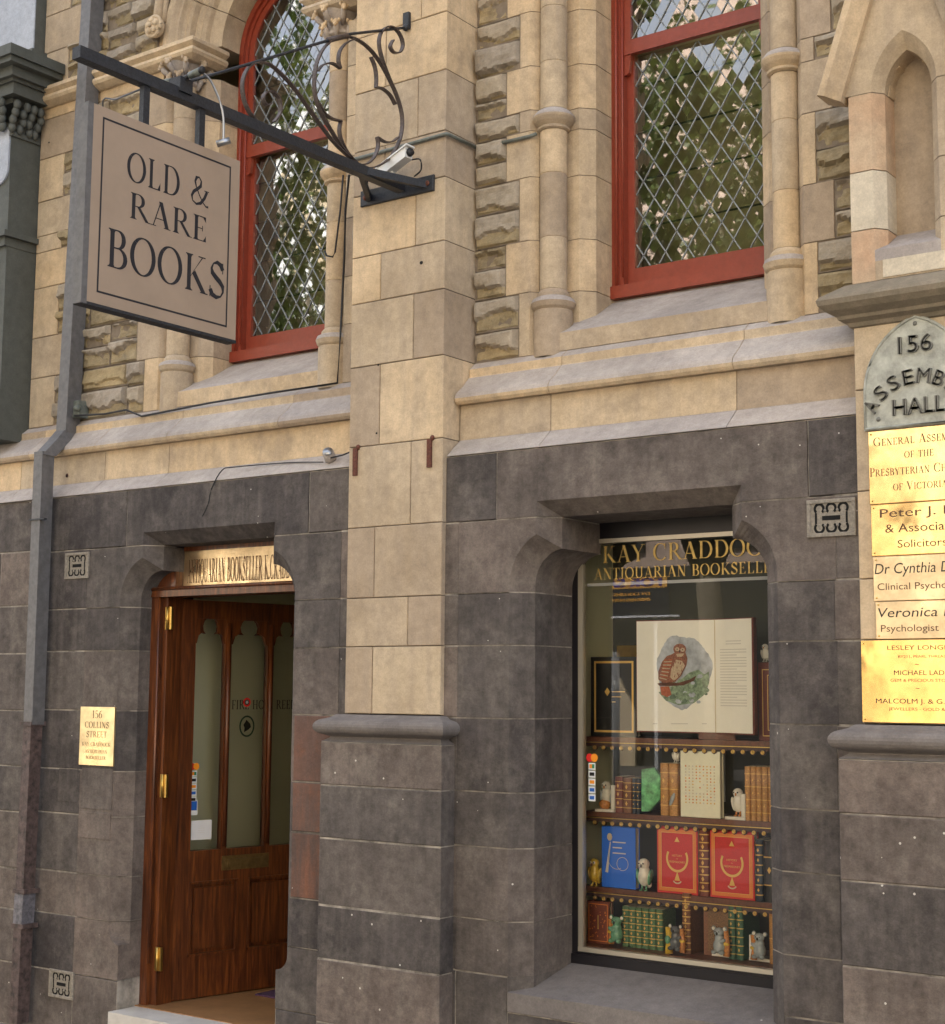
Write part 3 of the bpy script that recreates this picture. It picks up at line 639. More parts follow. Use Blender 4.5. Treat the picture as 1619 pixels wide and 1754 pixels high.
def colonnette(cx, s_):
    x, y = cx+s_*.602, .302; r = .066 if s_ < 0 else .062
    sh = empty('colonnette', (x, y, 3.5), '', '', parent=bld)
    m = MB(); m.lathe([(.094, 3.47), (.094, 3.695), (.088, 3.70), (.100, 3.712), (.108, 3.735), (.100, 3.755), (.080, 3.765), (.078, 3.78), (r, 3.80)], x, y, 'sandstone', 28, edge_m=['sandstone']*4+['weathered_sky_tone']*2+['sandstone']*2); m.build('base', sh)
    lv = [3.80, 4.055, 4.37, 4.585]
    for a_, b_ in zip(lv, lv[1:]):
        m = MB(); m.lathe([(r-.003, a_), (r, a_+.003), (r, b_-.003), (r-.003, b_)], x, y, 'sandstone', 28); m.build('drum', sh)
    m = MB(); m.lathe([(r, 4.585), (.078, 4.592), (.080, 4.60), (.072, 4.606), (.092, 4.625), (.102, 4.642), (.104, 4.652), (.101, 4.660), (.085, 4.68), (r, 4.692)], x, y, 'sandstone', 32, edge_m=['sandstone']*6+['weathered_sky_tone']*3); m.build('ring', sh)
    lv = [4.692, 4.928, 5.205, 5.42]
    for a_, b_ in zip(lv, lv[1:]):
        m = MB(); m.lathe([(r-.003, a_), (r, a_+.003), (r, b_-.003), (r-.003, b_)], x, y, 'sandstone', 28); m.build('drum', sh)
    # leafy capital
    m = MB(); m.lathe([(r, 5.40), (.082, 5.41), (.082, 5.425), (.07, 5.43), (.08, 5.48), (.115, 5.55)], x, y, 'weathered_sky_tone', 20)
    for k in range(16):
        a_ = 2*math.pi*k/8+(.39 if k > 7 else 0); zz = 5.455 if k > 7 else 5.525; rr = .105 if k > 7 else .145
        c = Vector((x+rr*math.cos(a_), y+rr*math.sin(a_), zz))
        m.ell(c, (.017, .017, .020), 'sandstone', 8, 6); m.ell(c+Vector((math.cos(a_)*.012, math.sin(a_)*.012, -.016)), (.011, .011, .010), 'sandstone', 8, 5)
        m.tube([(x+.07*math.cos(a_), y+.07*math.sin(a_), zz-.07), (x+(rr-.01)*math.cos(a_), y+(rr-.01)*math.sin(a_), zz-.02), c], [.012, .017, .012], 'weathered_sky_tone', 6)
        for q in (-1, 1):
            m.ell(c+Vector((-math.sin(a_)*.02*q, math.cos(a_)*.02*q, .012)), (.009, .009, .012), 'sandstone', 6, 5)
    m.build('capital', sh)
    if s_: pass
def impost(xa, cx, s_, yf=.17):
    """moulding over the capital returning into the reveal"""
    xc = cx+s_*.418; prof = [(0, 5.525), (.02, 5.535), (.045, 5.548), (.055, 5.565), (.05, 5.582), (.035, 5.592), (.045, 5.60), (.062, 5.612), (.062, 5.632), (.045, 5.645), (0, 5.665)]
    m = MB(); a0 = [(xa, yf+.055-d, z) for d, z in prof]; b0 = [(xc-s_*(d-.055)+0, yf+.055-d, z) for d, z in prof]; c0 = [(xc-s_*(d-.055), .46, z) for d, z in prof]
    n = len(prof)
    for r1, r2 in ((a0, b0), (b0, c0)):
        m.add(r1+r2, [(k, k+1, n+k+1, n+k) for k in range(n-1)], 'sandstone')
    bk = [(xa, .46, 5.525), (xa, .46, 5.665)]
    m.add([a0[0], b0[0], c0[0], bk[0]], [(0, 1, 2, 3)], 'sandstone'); m.add([a0[-1], b0[-1], c0[-1], bk[1]], [(0, 1, 2, 3)], 'weathered_sky_tone')
    m.build('impost_moulding', bld)
Z0A = 5.62
def arch(cx):
    # voussoirs: the jamb profile carried round, in six stones
    prof = [(.74, .235), (.692, .235), (.670, .262), (.648, .262), (.640, .285), (.628, .300), (.610, .296), (.598, .31), (.590, .345), (.572, .345), (.560, .360), (.540, .352), (.525, .372), (.518, .40), (.500, .405), (.435, .42), (.435, .66), (.74, .66)]
    n = 8
    cuts = [0, 26, 52, 78, 102, 128, 154, 180]
    for A, B in zip(cuts, cuts[1:]):
        m = MB(); rg = []
        for i in range(n+1):
            a_ = R(A+.25+(B-A-.5)*i/n); rg.append([(cx+r_*math.cos(a_), y_, Z0A+.045+r_*math.sin(a_)) for r_, y_ in prof])
        k_ = len(prof); vs = [v for q in rg for v in q]
        m.add(vs, [(i*k_+k, i*k_+(k+1) % k_, (i+1)*k_+(k+1) % k_, (i+1)*k_+k) for i in range(n) for k in range(k_)]+[tuple(range(k_)), tuple(range(n*k_+k_-1, n*k_-1, -1))], 'sandstone')
        m.build('voussoir', bld)
    m = MB(); pts = [(cx+.765*math.cos(R(a_)), .215, Z0A+.20+.74*math.sin(R(a_))*.94) for a_ in range(0, 181, 6)]
    m.tube(pts, .03, 'sandstone', 10); m.tube([(p[0]+(-.035 if p[0] > cx else .035), .232, p[2]) for p in pts], .018, 'sandstone', 8); m.build('hood_moulding', bld)
    for s_ in (-1, 1):
        c = Vector((cx+s_*.765, .20, Z0A+.165)); m = MB()
        m.ell(c, (.062, .045, .062), 'sandstone', 14, 10)
        ring_ = [(c.x+.060*math.cos(R(q)), c.y-.018, c.z+.060*math.sin(R(q))) for q in range(0, 361, 20)]; m.tube(ring_, .012, 'sandstone', 6, cap=False)
        for q in range(5):
            a_ = R(90+72*q); m.ell(c+Vector((.030*math.cos(a_), -.036, .030*math.sin(a_))), (.020, .014, .020), 'sandstone', 8, 6)
        m.ell(c+Vector((0, -.05, 0)), (.014, .012, .014), 'sandstone', 8, 6); m.build('carved_boss', bld)
    # wall above, cut round the arch
    for s_ in (-1, 1):
        pts = [(cx+s_*.735, Z0A+.045)]+[(cx+s_*.735*math.cos(R(a_)), Z0A+.045+.735*math.sin(R(a_))) for a_ in range(6, 91, 6)]+[(cx, 6.75), (cx+s_*1.0, 6.75), (cx+s_*1.0, Z0A+.045)]
        m = MB(); m.prism(pts, 'y', .262, .5, 'sandstone'); m.build('spandrel', bld)

def clip(poly, inside, inter):
    out = []
    for i in range(len(poly)):
        a_, b_ = poly[i], poly[(i+1) % len(poly)]; ia, ib = inside(a_), inside(b_)
        if ia: out.append(a_)
        if ia != ib: out.append(inter(a_, b_))
    return out
def clip_to(poly, hw, z0, z1, arch_r=None, zc=0):
    for ax, lim, sg in ((0, -hw, 1), (0, hw, -1), (1, z0, 1), (1, z1, -1)):
        if not poly: return poly
        poly = clip(poly, lambda p: (p[ax]-lim)*sg >= 0, lambda p, q: tuple(p[k]+(q[k]-p[k])*((lim-p[ax])/(q[ax]-p[ax])) for k in (0, 1)))
    if arch_r and poly:
        for k in range(0, 12):     # half planes round the arch
            a_ = R(7.5+15*k); nx_, nz_ = math.cos(a_), math.sin(a_); dd = arch_r*math.cos(R(7.5))
            f_ = lambda p: p[0]*nx_+(p[1]-zc)*nz_-dd
            if not poly: return poly
            poly = clip(poly, lambda p: f_(p) <= 0, lambda p, q: tuple(p[j]+(q[j]-p[j])*(f_(p)/(f_(p)-f_(q))) for j in (0, 1)))
    return poly
def area(p): return abs(sum(p[i][0]*p[(i+1) % len(p)][1]-p[(i+1) % len(p)][0]*p[i][1] for i in range(len(p))))/2
def upper_window(cx, label, side):
    win = empty('window', (cx, .6, 3.8), '', '', parent=bld); win['label'] = label
    # painted box frame with its arched head
    m = MB()
    for s_ in (-1, 1):
        m.box(cx+s_*.435-(0 if s_ > 0 else 0), cx+s_*.403, .565, .66, 3.80, 5.65, 'red_paint')
        m.tube([(cx+s_*.410, .566, 3.84), (cx+s_*.410, .566, 5.65)], .008, 'red_paint', 8)
        m.box(cx+s_*.406, cx+s_*.380, .583, .66, 3.85, 5.65, 'red_paint')
        m.tube([(cx+s_*.384, .583, 3.90), (cx+s_*.384, .583, 5.65)], .006, 'red_paint', 8)
    m.box(cx-.435, cx+.435, .548, .67, 3.79, 3.852, 'red_paint')
    for r_, y_, w_ in ((.419, .565, .016), (.393, .583, .013)):
        for i in range(24):
            a1, a2 = R(7.5*i), R(7.5*(i+1)); q = []
            for a_ in (a1, a2):
                for rr, yy in ((r_+w_, y_), (r_-w_, y_), (r_-w_, .66), (r_+w_, .66)): q.append((cx+rr*math.cos(a_), yy, Z0A+.03+rr*math.sin(a_)))
            m.add(q, [(k, (k+1) % 4, 4+(k+1) % 4, 4+k) for k in range(4)], 'red_paint')
    m.build('frame', win)
    m = MB()   # lower sash
    for s_ in (-1, 1): m.box(cx+s_*.380, cx+s_*.343, .625, .665, 3.852, 5.06, 'red_paint'); m.build('sash_stile', win); m = MB()
    m.box(cx-.343, cx+.343, .622, .662, 3.852, 3.945, 'red_paint'); m.build('sash_rail', win)
    m = MB()   # upper sash with horns
    for s_ in (-1, 1):
        m.box(cx+s_*.380, cx+s_*.343, .594, .622, 5.02, 5.65, 'red_paint'); m.build('sash_stile', win); m = MB()
        m.prism([(cx+s_*.380, .0), (cx+s_*.343, .0), (cx+s_*.353, -.09), (cx+s_*.368, -.10), (cx+s_*.380, -.10)], 'y', .596, .620, 'red_paint')
        m.v = [(v[0], v[1], v[2]+5.02) for v in m.v]; m.build('sash_horn', win); m = MB()
    m.box(cx-.379, cx+.379, .590, .622, 5.022, 5.094, 'red_paint'); m.build('meeting_rail', win); m = MB()
    for i in range(24):
        a1, a2 = R(7.5*i), R(7.5*(i+1)); q = []
        for a_ in (a1, a2):
            for rr, yy in ((.380, .594), (.343, .594), (.343, .622), (.380, .622)): q.append((cx+rr*math.cos(a_), yy, Z0A+.03+rr*math.sin(a_)))
        m.add(q, [(k, (k+1) % 4, 4+(k+1) % 4, 4+k) for k in range(4)], 'red_paint')
    m.build('sash_head', win)
    # diamond panes and leads
    DX, DZ = .120, .185; lead = MB()
    for (z0, z1, yg, ar) in ((3.945, 5.02, .642, None), (5.094, 6.02, .606, .344)):
        for j in range(-1, int((z1-z0)/(DZ/2))+2):
            for i in range(-5, 6):
                xc = i*DX+(DX/2 if j % 2 else 0); zc = z0-.03+j*DZ/2
                pl = clip_to([(xc-DX/2, zc), (xc, zc-DZ/2), (xc+DX/2, zc), (xc, zc+DZ/2)], .343, z0, z1, ar, Z0A+.03)
                if len(pl) < 3 or area(pl) < 2e-4: continue
                tx, tz = random.gauss(0, .020), random.gauss(0, .020)
                mx = sum(p[0] for p in pl)/len(pl); mz = sum(p[1] for p in pl)/len(pl)
                m = MB(); m.keep = True
                m.add([(cx+p[0], yg+(p[0]-mx)*tx+(p[1]-mz)*tz, p[1]) for p in pl], [tuple(range(len(pl)))], 'pane_glass'); m.build('pane', win)
        # leads
        for sg in (-1, 1):
            for k in range(-40, 60):
                x0_ = k*DX; zb = z0-.03-.001   # line through lattice points
                pts = []
                p, q = (x0_-3*DX*sg*1.0, zb-3*DZ), (x0_+7*DX*sg*1.0, zb+7*DZ)
                seg = []
                st_ = 240
                for s__ in range(st_+1):
                    t_ = s__/st_; xx = p[0]+(q[0]-p[0])*t_; zz = p[1]+(q[1]-p[1])*t_
                    ok = abs(xx) <= .344 and z0 <= zz <= z1 and (not ar or zz < Z0A+.03 or math.hypot(xx, zz-Z0A-.03) < ar+.004)
                    if ok: seg.append((cx+xx, yg-.002, zz))
                if len(seg) > 2: lead.tube([seg[0], seg[-1]], (.0032, .0027), 'lead', flat=(0, 1, 0))
    lead.build('lead_came', win)
    m = MB()
    for z in (4.16, 4.40, 4.64, 4.88, 5.22, 5.46, 5.70): m.tube([(cx-.345, .668, z), (cx+.345, .668, z)], .005, 'iron_black', 6)
    m.build('saddle_bar', win)
    # sloping stone sill
    m = MB(); e = ['sandstone', 'weathered_sky_tone', 'sandstone', 'sandstone']
    m.prism([(YU-.002, 3.49), (YU-.002, 3.577), (.60, 3.795), (.60, 3.49)], 'x', cx-.570, cx+.570, 'sandstone', edge_m=e); m.build('stone_sill', win)
    # plain stones beside the sill
    for s_ in (-1, 1):
        x_ = [cx+s_*.570, cx+s_*.66]; sand(min(x_), max(x_), 3.49, 3.577, YU, .6)
    core.box(cx-.9, cx+.9, .42, .56, 3.3, 3.50, 'dark_core')
    # dim room behind
    m = MB(); X0, X1, Y0, Y1, Z0, Z1 = cx-.9, cx+.9, .67, 1.15, 3.5, 6.4
    for f_ in ([(X0, Y0, Z0), (X1, Y0, Z0), (X1, Y1, Z0), (X0, Y1, Z0)], [(X0, Y0, Z1), (X1, Y0, Z1), (X1, Y1, Z1), (X0, Y1, Z1)], [(X0, Y1, Z0), (X1, Y1, Z0), (X1, Y1, Z1), (X0, Y1, Z1)],
               [(X0, Y0, Z0), (X0, Y1, Z0), (X0, Y1, Z1), (X0, Y0, Z1)], [(X1, Y0, Z0), (X1, Y1, Z0), (X1, Y1, Z1), (X1, Y0, Z1)]):
        m.add(f_, [(0, 1, 2, 3)], 'blind_olive')
    m.build('room', bld)

for cx in (CW, CE):
    for s_ in (-1, 1):
        for z0, z1, e in jamb(cx, s_):
            xe = cx+s_*e
            if cx == CW and s_ < 0:
                if z1-z0 > .15: zm = (z0+z1)/2+random.uniform(-.02, .02); rubble(-4.319, xe, z0, zm); rubble(-4.319, xe, zm, z1)
                else: rubble(-4.319, xe, z0, z1)
            elif cx == CW: cols(z0, z1, xe, -2.285)
            elif s_ > 0:
                xx = sorted((xe, -4.906))
                if xx[1]-xx[0] > .03: rubble(xx[0], xx[1], z0, z1)
            else:
                q = .36 if UL.index(z0) % 2 else .24
                sand(XE, XE+q, z0, z1, YU, .6, name='quoin'); cols(z0, z1, XE+q, xe)
        colonnette(cx, s_)
    arch(cx)
impost(-7.70, CE, -1); impost(-4.905, CE, 1); impost(-4.31, CW, -1); impost(-2.29, CW, 1)
zz = [5.46, 5.665]; 
for a_, b_ in ((-7.72, -6.6),): sand(a_, b_, 5.46, 5.53, YU, .5)
hz = [5.665, 5.90, 6.15, 6.45, 6.75]
for k, (a_, b_) in enumerate(zip(hz, hz[1:])):
    sand(XE, XE+(.36 if k % 2 else .24), a_, b_, YU, .5, name='quoin'); cols(a_, b_, XE+(.36 if k % 2 else .24), CE-.80)
for s_ in ((-4.319, -4.05), (-2.57, -2.285)): sand(s_[0], s_[1], 5.46, 6.75, YU, .5)
upper_window(CW, 'tall red-framed leaded window above the shop window', 0)
upper_window(CE, 'arched red-framed leaded window behind the hanging sign', 1)
core.box(-7.7, -6.7, .33, .66, 3.3, 6.8, 'dark_core'); core.box(-5.07, -4.13, .34, .66, 3.3, 6.8, 'dark_core'); core.box(-2.5, -2.2, .34, .66, 3.3, 6.8, 'dark_core')
core.box(-7.7, 5, .3, 3, 6.75, 15, 'dark_core'); core.box(-7.7, 5, 2.9, 12, 0, 15, 'dark_core'); core.box(-7.74, -7.70, .4, 3, 0, 15, 'dark_core'); core.box(4.9, 5, .4, 3, 0, 15, 'dark_core')  # unseen bulk added above and behind to keep the sun off the facade
core.box(-6.7, -2.2, .45, 3, 3.02, 3.28, 'dark_core')

# ---- the portal pier at the right with its niche
PX0, PX1, PCX = -2.285, -1.785, -2.03
pedestal(-2.355, -1.705, -.07, PX0, PX1)
tints = {2: 'sandstone', 9: 'sandstone'}
for i in range(4):
    sand(PX0, PX1, PZ[i], PZ[i+1], 0, .4)
sand(PX0, PX1, 3.091, 3.355, 0, .4); mort_s.box(PX0+.01, PX1-.01, .01, .3, 3.3, 3.5, 'mortar_sand')
m = MB(); rings = []
for d, zz_ in [(0, 3.34), (.012, 3.345), (.02, 3.36), (.045, 3.372), (.05, 3.385), (.085, 3.405), (.105, 3.425), (.110, 3.445), (.10, 3.46), (.02, 3.515), (0, 3.52)]: rings.append([(PX0-d, -d, zz_), (PX1+d, -d, zz_), (PX1+d, .35, zz_), (PX0-d, .35, zz_)])
vs = [v for r_ in rings for v in r_]; m.add(vs, [(i*4+k, i*4+(k+1) % 4, (i+1)*4+(k+1) % 4, (i+1)*4+k) for i in range(len(rings)-1) for k in range(4)]+[(0, 3, 2, 1), tuple(range(len(vs)-4, len(vs)))], 'mossy'); m.build('pier_cornice', bld)
# niche surround stones: left strip, right strip, head
nz = [3.52, 3.735, 3.975, 4.295]
nm = ['sandstone_orange', 'sandstone_pale', 'sandstone_orange']
NI = .095; NO = .133; NCX = -2.057
for k in range(3):
    for s_ in (-1, 1):
        xo = PX0 if s_ < 0 else PX1; pl = [(xo, 0), (NCX+s_*NO, 0), (NCX+s_*NI, .05), (NCX+s_*NI, .16), (xo, .16)]
        m = MB(); m.prism(pl, 'z', nz[k]+.002, nz[k+1]-.002, nm[k] if s_ < 0 else 'sandstone'); m.build('pier_stone', bld)
def parch(hw, z, n=10, k=1.25):
    rr = hw*2*k*.62+hw*.38; c = rr-hw; out = []
    am = math.acos(c/rr)
    for i in range(n+1): a_ = am*i/n; out.append((NCX+hw-rr+rr*math.cos(a_), z+rr*math.sin(a_)))
    return out+[(2*NCX-p[0], p[1]) for p in out[-2::-1]]
GX1 = NCX+.265
o1, o2 = parch(NO, 4.297), parch(NI, 4.297)
pts = [(PX1, 4.297)]+[(o1[0][0], 4.297)]
# gable head with the pointed opening
apx = 5.10
m = MB(); n_ = len(o1); ga = [(PX1+.03, 4.297), (PX1+.03, 4.34), (NCX, apx), (PX0-.03, 4.34), (PX0-.03, 4.297)]
outer = [(PX1+.03, 4.297)]+[(GX1+(NCX-GX1)*i/(n_//2), 4.34+(apx-4.34)*i/(n_//2)) for i in range(n_//2+1)][1:]
outer = [(GX1+(NCX-GX1)*i/(n_//2), 4.297+(apx-4.297)*i/(n_//2)) for i in range(n_//2+1)]; outer = outer+[(2*NCX-p[0], p[1]) for p in outer[-2::-1]]
for i in range(n_-1):
    a_, b_ = outer[i], outer[i+1]; c_, d_ = o1[i+1], o1[i]; e_, f_ = o2[i+1], o2[i]
    m.add([(a_[0], 0, a_[1]), (b_[0], 0, b_[1]), (c_[0], 0, c_[1]), (d_[0], 0, d_[1])], [(0, 1, 2, 3)], 'sandstone')
    m.add([(d_[0], 0, d_[1]), (c_[0], 0, c_[1]), (e_[0], .05, e_[1]), (f_[0], .05, f_[1])], [(0, 1, 2, 3)], 'sandstone')
    m.add([(f_[0], .05, f_[1]), (e_[0], .05, e_[1]), (e_[0], .16, e_[1]), (f_[0], .16, f_[1])], [(0, 1, 2, 3)], 'sandstone')
m.build('gable_head', bld)
m = MB(); m.box(NCX-.12, NCX+.12, .15, .2, 3.72, 4.62, 'sandstone'); m.build('niche_back', bld)
# trefoil cusping inside the niche head
m = MB()
for s_ in (-1, 1):
    cp = [(.098, 4.297), (.098, 4.50), (.02, 4.60), (0, 4.60), (0, 4.545), (.035, 4.49), (.056, 4.43), (.045, 4.412), (.075, 4.395), (.088, 4.35), (.090, 4.297)]
    m.prism([(NCX+s_*a_, b_) for a_, b_ in cp], 'y', .09, .15, 'sandstone')
m.build('trefoil_cusp', bld)
m = MB(); m.prism([(0, 3.60), (0, 3.645), (.15, 3.735), (.15, 3.60)], 'x', NCX-.132, NCX+.132, 'weathered_sky_tone'); m.build('niche_sill', bld)
m = MB(); m.box(NCX-.132, NCX+.132, .001, .16, 3.523, 3.602, 'sandstone'); m.build('pier_stone', bld)
m = MB(); m.box(NCX-.10, PX1-.05, -.003, .02, 3.53, 3.60, 'sandstone_pale'); m.build('pier_stone', bld)
# raking copings with dark undersides
for s_ in (-1, 1):
    m = MB(); pa = Vector((NCX+s_*.298, 0, 4.29)); pb = Vector((NCX, 0, apx+.07)); d = (pb-pa).normalized(); nrm = Vector((d.z, 0, -d.x))*s_
    sec = [(-.005, 0.05), (-.005, -.028), (.018, -.05), (.045, -.085), (.072, -.085), (.082, -.07), (.082, .05)]
    r1 = [pa+nrm*(-a_+.07)*-1*-1+Vector((0, b_, 0)) for a_, b_ in sec]; r1 = [pa-nrm*0+nrm*(a_-.045)+Vector((0, b_, 0)) for a_, b_ in sec]; r2 = [pb+nrm*(a_-.045)+Vector((0, b_, 0)) for a_, b_ in sec]
    k_ = len(sec); m.add(r1+r2, [(k, (k+1) % k_, k_+(k+1) % k_, k_+k) for k in range(k_)]+[tuple(range(k_)), tuple(range(2*k_-1, k_-1, -1))], 'sandstone'); m.build('gable_coping', bld)
sand(PX0, PX1, 3.52, 6.75, .2, .4)
for i in range(10):
    xx = PX1+.08
    while xx < 1.6: x2 = min(1.8, xx+random.uniform(.5, .9)); blue(xx, x2, BL[i], BL[i+1]); xx = x2
for i in range(4, 13):
    xx = PX1
    while xx < 1.6: x2 = min(1.8, xx+random.uniform(.45, .8)); sand(xx, x2, max(PZ[i], 3.004), PZ[i+1], .10, .4); xx = x2
core.box(PX1-.02, 3, .16, .3, 0, 6, 'dark_core')

# ---- doorway: timber frame, fanlight and open leaf
door_u = MB(); FY = .21
fr = empty('door_frame', (-5.93, .25, .2), '', '', parent=bld)
m = MB()
XL, XR = DA+T, DB-T
m.box(XL, XL+.055, FY-.02, FY+.12, .20, 2.41, 'door_wood'); m.box(XL+.055, XL+.10, FY+.01, FY+.12, .20, 2.41, 'door_wood')
m.tube([(XL+.058, FY-.015, .42), (XL+.058, FY-.015, 2.41)], .008, 'door_wood', 8)
m.box(XR-.028, XR, FY-.0, FY+.12, .20, 2.41, 'door_wood')
m.box(XL, XR, FY-.03, FY+.12, 2.41, 2.465, 'door_wood'); m.tube([(XL, FY-.034, 2.455), (XR, FY-.034, 2.455)], .01, 'door_wood', 8)
m.box(XL, XR, FY+.05, FY+.12, 2.665, 2.79, 'door_wood'); m.box(XL, XL+.17, FY-.005, FY+.1, 2.465, 2.70, 'door_wood'); m.box(XR-.06, XR, FY-.005, FY+.1, 2.465, 2.70, 'door_wood')
m.build('jamb', fr)
m = MB(); m.box(XL+.17, XR-.06, FY+.055, FY+.07, 2.465, 2.67, 'brass_satin'); m.build('fanlight_glare', fr)  # brass panel in place of the fanlight glass, imitating its bright glare
m = MB(); serif_line(m, 'ANTIQUARIAN BOOKSELLER K.CRADDOCK', (XL+.20, FY+.053, 2.487), UX, UZ, NF, .130, 'fanlight_ink', width=(XR-XL)-.29); 
for f_ in range(len(m.v)): pass
m.build('lettering', fr)
# leaf, swung inward
LH = Vector((-6.42, .25, 0)); LA = R(12.8); LU = Vector((math.sin(LA), math.cos(LA), 0)); LN = Vector((LU.y, -LU.x, 0))   # LN faces the street side
leaf = empty('door', (LH.x, LH.y, .205), '', '', parent=bld); leaf['label'] = 'half-glazed timber door standing open inward'
def lbox(m, s0, s1, z0, z1, d0, d1, mat): m.obox(LH+LU*s0+LN*d0+UZ*z0, LU*(s1-s0), LN*(d1-d0), UZ*(z1-z0), mat)
for q in ((.05, .178, .205, 2.405), (.90, 1.01, .205, 2.405), (.50, .565, .43, .835)): m = MB(); lbox(m, *q, -.045, 0, 'door_wood'); m.build('stile', leaf)
for q in ((.178, .90, .205, .43), (.178, .90, .835, 1.005), (.178, .90, 2.30, 2.405)): m = MB(); lbox(m, *q, -.045, 0, 'door_wood'); m.build('rail', leaf)
for a_, b_ in ((.375, .415), (.665, .705)):
    m = MB(); lbox(m, a_, b_, 1.005, 2.30, -.04, 0, 'door_wood'); m.tube([LH+LU*((a_+b_)/2)+LN*.004+UZ*1.02, LH+LU*((a_+b_)/2)+LN*.004+UZ*2.28], .013, 'door_wood', 8); m.build('mullion', leaf)
for a_, b_ in ((.178, .50), (.565, .90)):
    m = MB(); lbox(m, a_, b_, .43, .835, -.035, -.02, 'door_wood'); lbox(m, a_+.035, b_-.035, .465, .80, -.02, -.006, 'door_wood')
    for q in ((a_, b_, .43, .443), (a_, b_, .822, .835), (a_, a_+.013, .43, .835), (b_-.013, b_, .43, .835)): lbox(m, *q, -.02, .006, 'door_wood')
    m.build('panel', leaf)
for a_, b_ in ((.178, .375), (.415, .665), (.705, .90)):
    m = MB(); m.keep = True; y_ = LN*-.02
    m.add([LH+LU*a_+y_+UZ*1.005, LH+LU*b_+y_+UZ*1.005, LH+LU*b_+y_+UZ*2.30, LH+LU*a_+y_+UZ*2.30], [(0, 1, 2, 3)], 'shop_glass'); m.build('glass', leaf)
    # cusped gothic head over each light
    w_ = b_-a_; c_ = (a_+b_)/2
    for s_ in (-1, 1):
        m = MB()
        cp = [(w_/2, 2.16), (w_/2, 2.30), (w_*.16, 2.30), (w_*.22, 2.285), (w_*.26, 2.26), (w_*.24, 2.23), (w_*.17, 2.215), (w_*.30, 2.220), (w_*.40, 2.205), (w_*.46, 2.16)]
        q = [LH+LU*(c_+s_*p_[0])+UZ*p_[1] for p_ in cp]; n_ = len(q)
        m.add([v+LN*-.03 for v in q]+[v+LN*-.004 for v in q], [tuple(range(n_)), tuple(range(2*n_-1, n_-1, -1))]+[(k, (k+1) % n_, n_+(k+1) % n_, n_+k) for k in range(n_)], 'door_wood'); m.build('tracery', leaf)
m = MB(); lbox(m, .385, .70, .885, .965, 0, .004, 'brass_dull'); lbox(m, .42, .66, .905, .945, .004, .009, 'brass_dull'); m.build('letter_plate', leaf)
for z in (.385, 1.31, 2.23):
    m = MB(); m.box(XL+.090, XL+.140, FY+.0, FY+.014, z, z+.125, 'brass'); m.tube([(XL+.113, FY-.004, z), (XL+.113, FY-.004, z+.125)], .007, 'brass', 8); m.build('hinge', fr)
# stickers and note on the door glass
def on_leaf(px_, py_, d=.0):
    r_ = ray(px_, py_); t_ = ((LH+LN*d-CAM).dot(LN))/r_.dot(LN); return CAM+r_*t_
def disc(m, c, rad, u, v, mat, n=16): m.add([c+u*rad*math.cos(2*math.pi*k/n)+v*rad*math.sin(2*math.pi*k/n) for k in range(n)], [tuple(range(n))], mat)
def card_stickers(c, u, n, w_, label, group, steps):
    o = None; m = MB(); m.keep = True; c = Vector(c)
    disc(m, c-u*w_*.28, w_*.42, u, UZ, 'sticker_red'); disc(m, c+u*w_*.28+n*.0004, w_*.42, u, UZ, 'sticker_orange')
    z = -w_*.85
    for k, col in enumerate(steps):
        p = c+UZ*z; h_ = w_*.34
        m.add([p-u*w_*.4-UZ*h_+n*0, p+u*w_*.4-UZ*h_, p+u*w_*.4+UZ*h_, p-u*w_*.4+UZ*h_], [(0, 1, 2, 3)], 'sticker_white')
        if col == 'two':
            m.add([p-u*w_*.3-UZ*h_*.6+n*.0005, p-UZ*h_*.6+n*.0005, p+UZ*h_*.6+n*.0005, p-u*w_*.3+UZ*h_*.6+n*.0005], [(0, 1, 2, 3)], 'sticker_orange')
            m.add([p-UZ*h_*.6+n*.0005, p+u*w_*.3-UZ*h_*.6+n*.0005, p+u*w_*.3+UZ*h_*.6+n*.0005, p+UZ*h_*.6+n*.0005], [(0, 1, 2, 3)], 'sticker_green')
        else: m.add([p-u*w_*.28-UZ*h_*.5+n*.0005, p+u*w_*.28-UZ*h_*.5+n*.0005, p+u*w_*.28+UZ*h_*.5+n*.0005, p-u*w_*.28+UZ*h_*.5+n*.0005], [(0, 1, 2, 3)], col)
        z -= w_*.78
    o = m.build('sticker_column', None); return tag(o, label, 'sticker', group)
pc = on_leaf(333, 1313, -.012)
card_stickers(pc, LU, LN, .046, 'column of card-payment stickers on the open door glass', 'payment stickers', ['two', 'ink_black', 'sticker_orange', 'sticker_blue', 'ink_black', 'sticker_blue'])
def leaf_rect(p0, p1, mat, name, d=-.012):
    a_, b_ = on_leaf(*p0, d), on_leaf(*p1, d); m = MB(); m.keep = True
    m.add([(a_.x, a_.y, b_.z), (b_.x, b_.y, b_.z), (b_.x, b_.y, a_.z), (a_.x, a_.y, a_.z)], [(0, 1, 2, 3)], mat); return m, a_, b_
m, a_, b_ = leaf_rect((325, 1371), (338, 1396), 'sticker_white', ''); m2, c_, d_ = leaf_rect((326, 1373), (337, 1388), 'sticker_blue', '', -.011)
m.add(m2.v, [(0, 1, 2, 3)], 'sticker_blue'); tag(m.build('sticker'), 'small blue sticker on the door glass above the note', 'sticker')
m, a_, b_ = leaf_rect((328, 1406), (362, 1437), 'note_paper', '')
for k in range(4):
    f_ = .3+.12*k; p = on_leaf(345, 1406+31*f_, -.0115); sans_line(m, 'nnunnun' if k else 'nnun', p, LU, UZ, LN, .004, 'print_grey', width=.04 if k else .02, align='c')
tag(m.build('paper_note'), 'white paper note stuck low on the door glass', 'note')
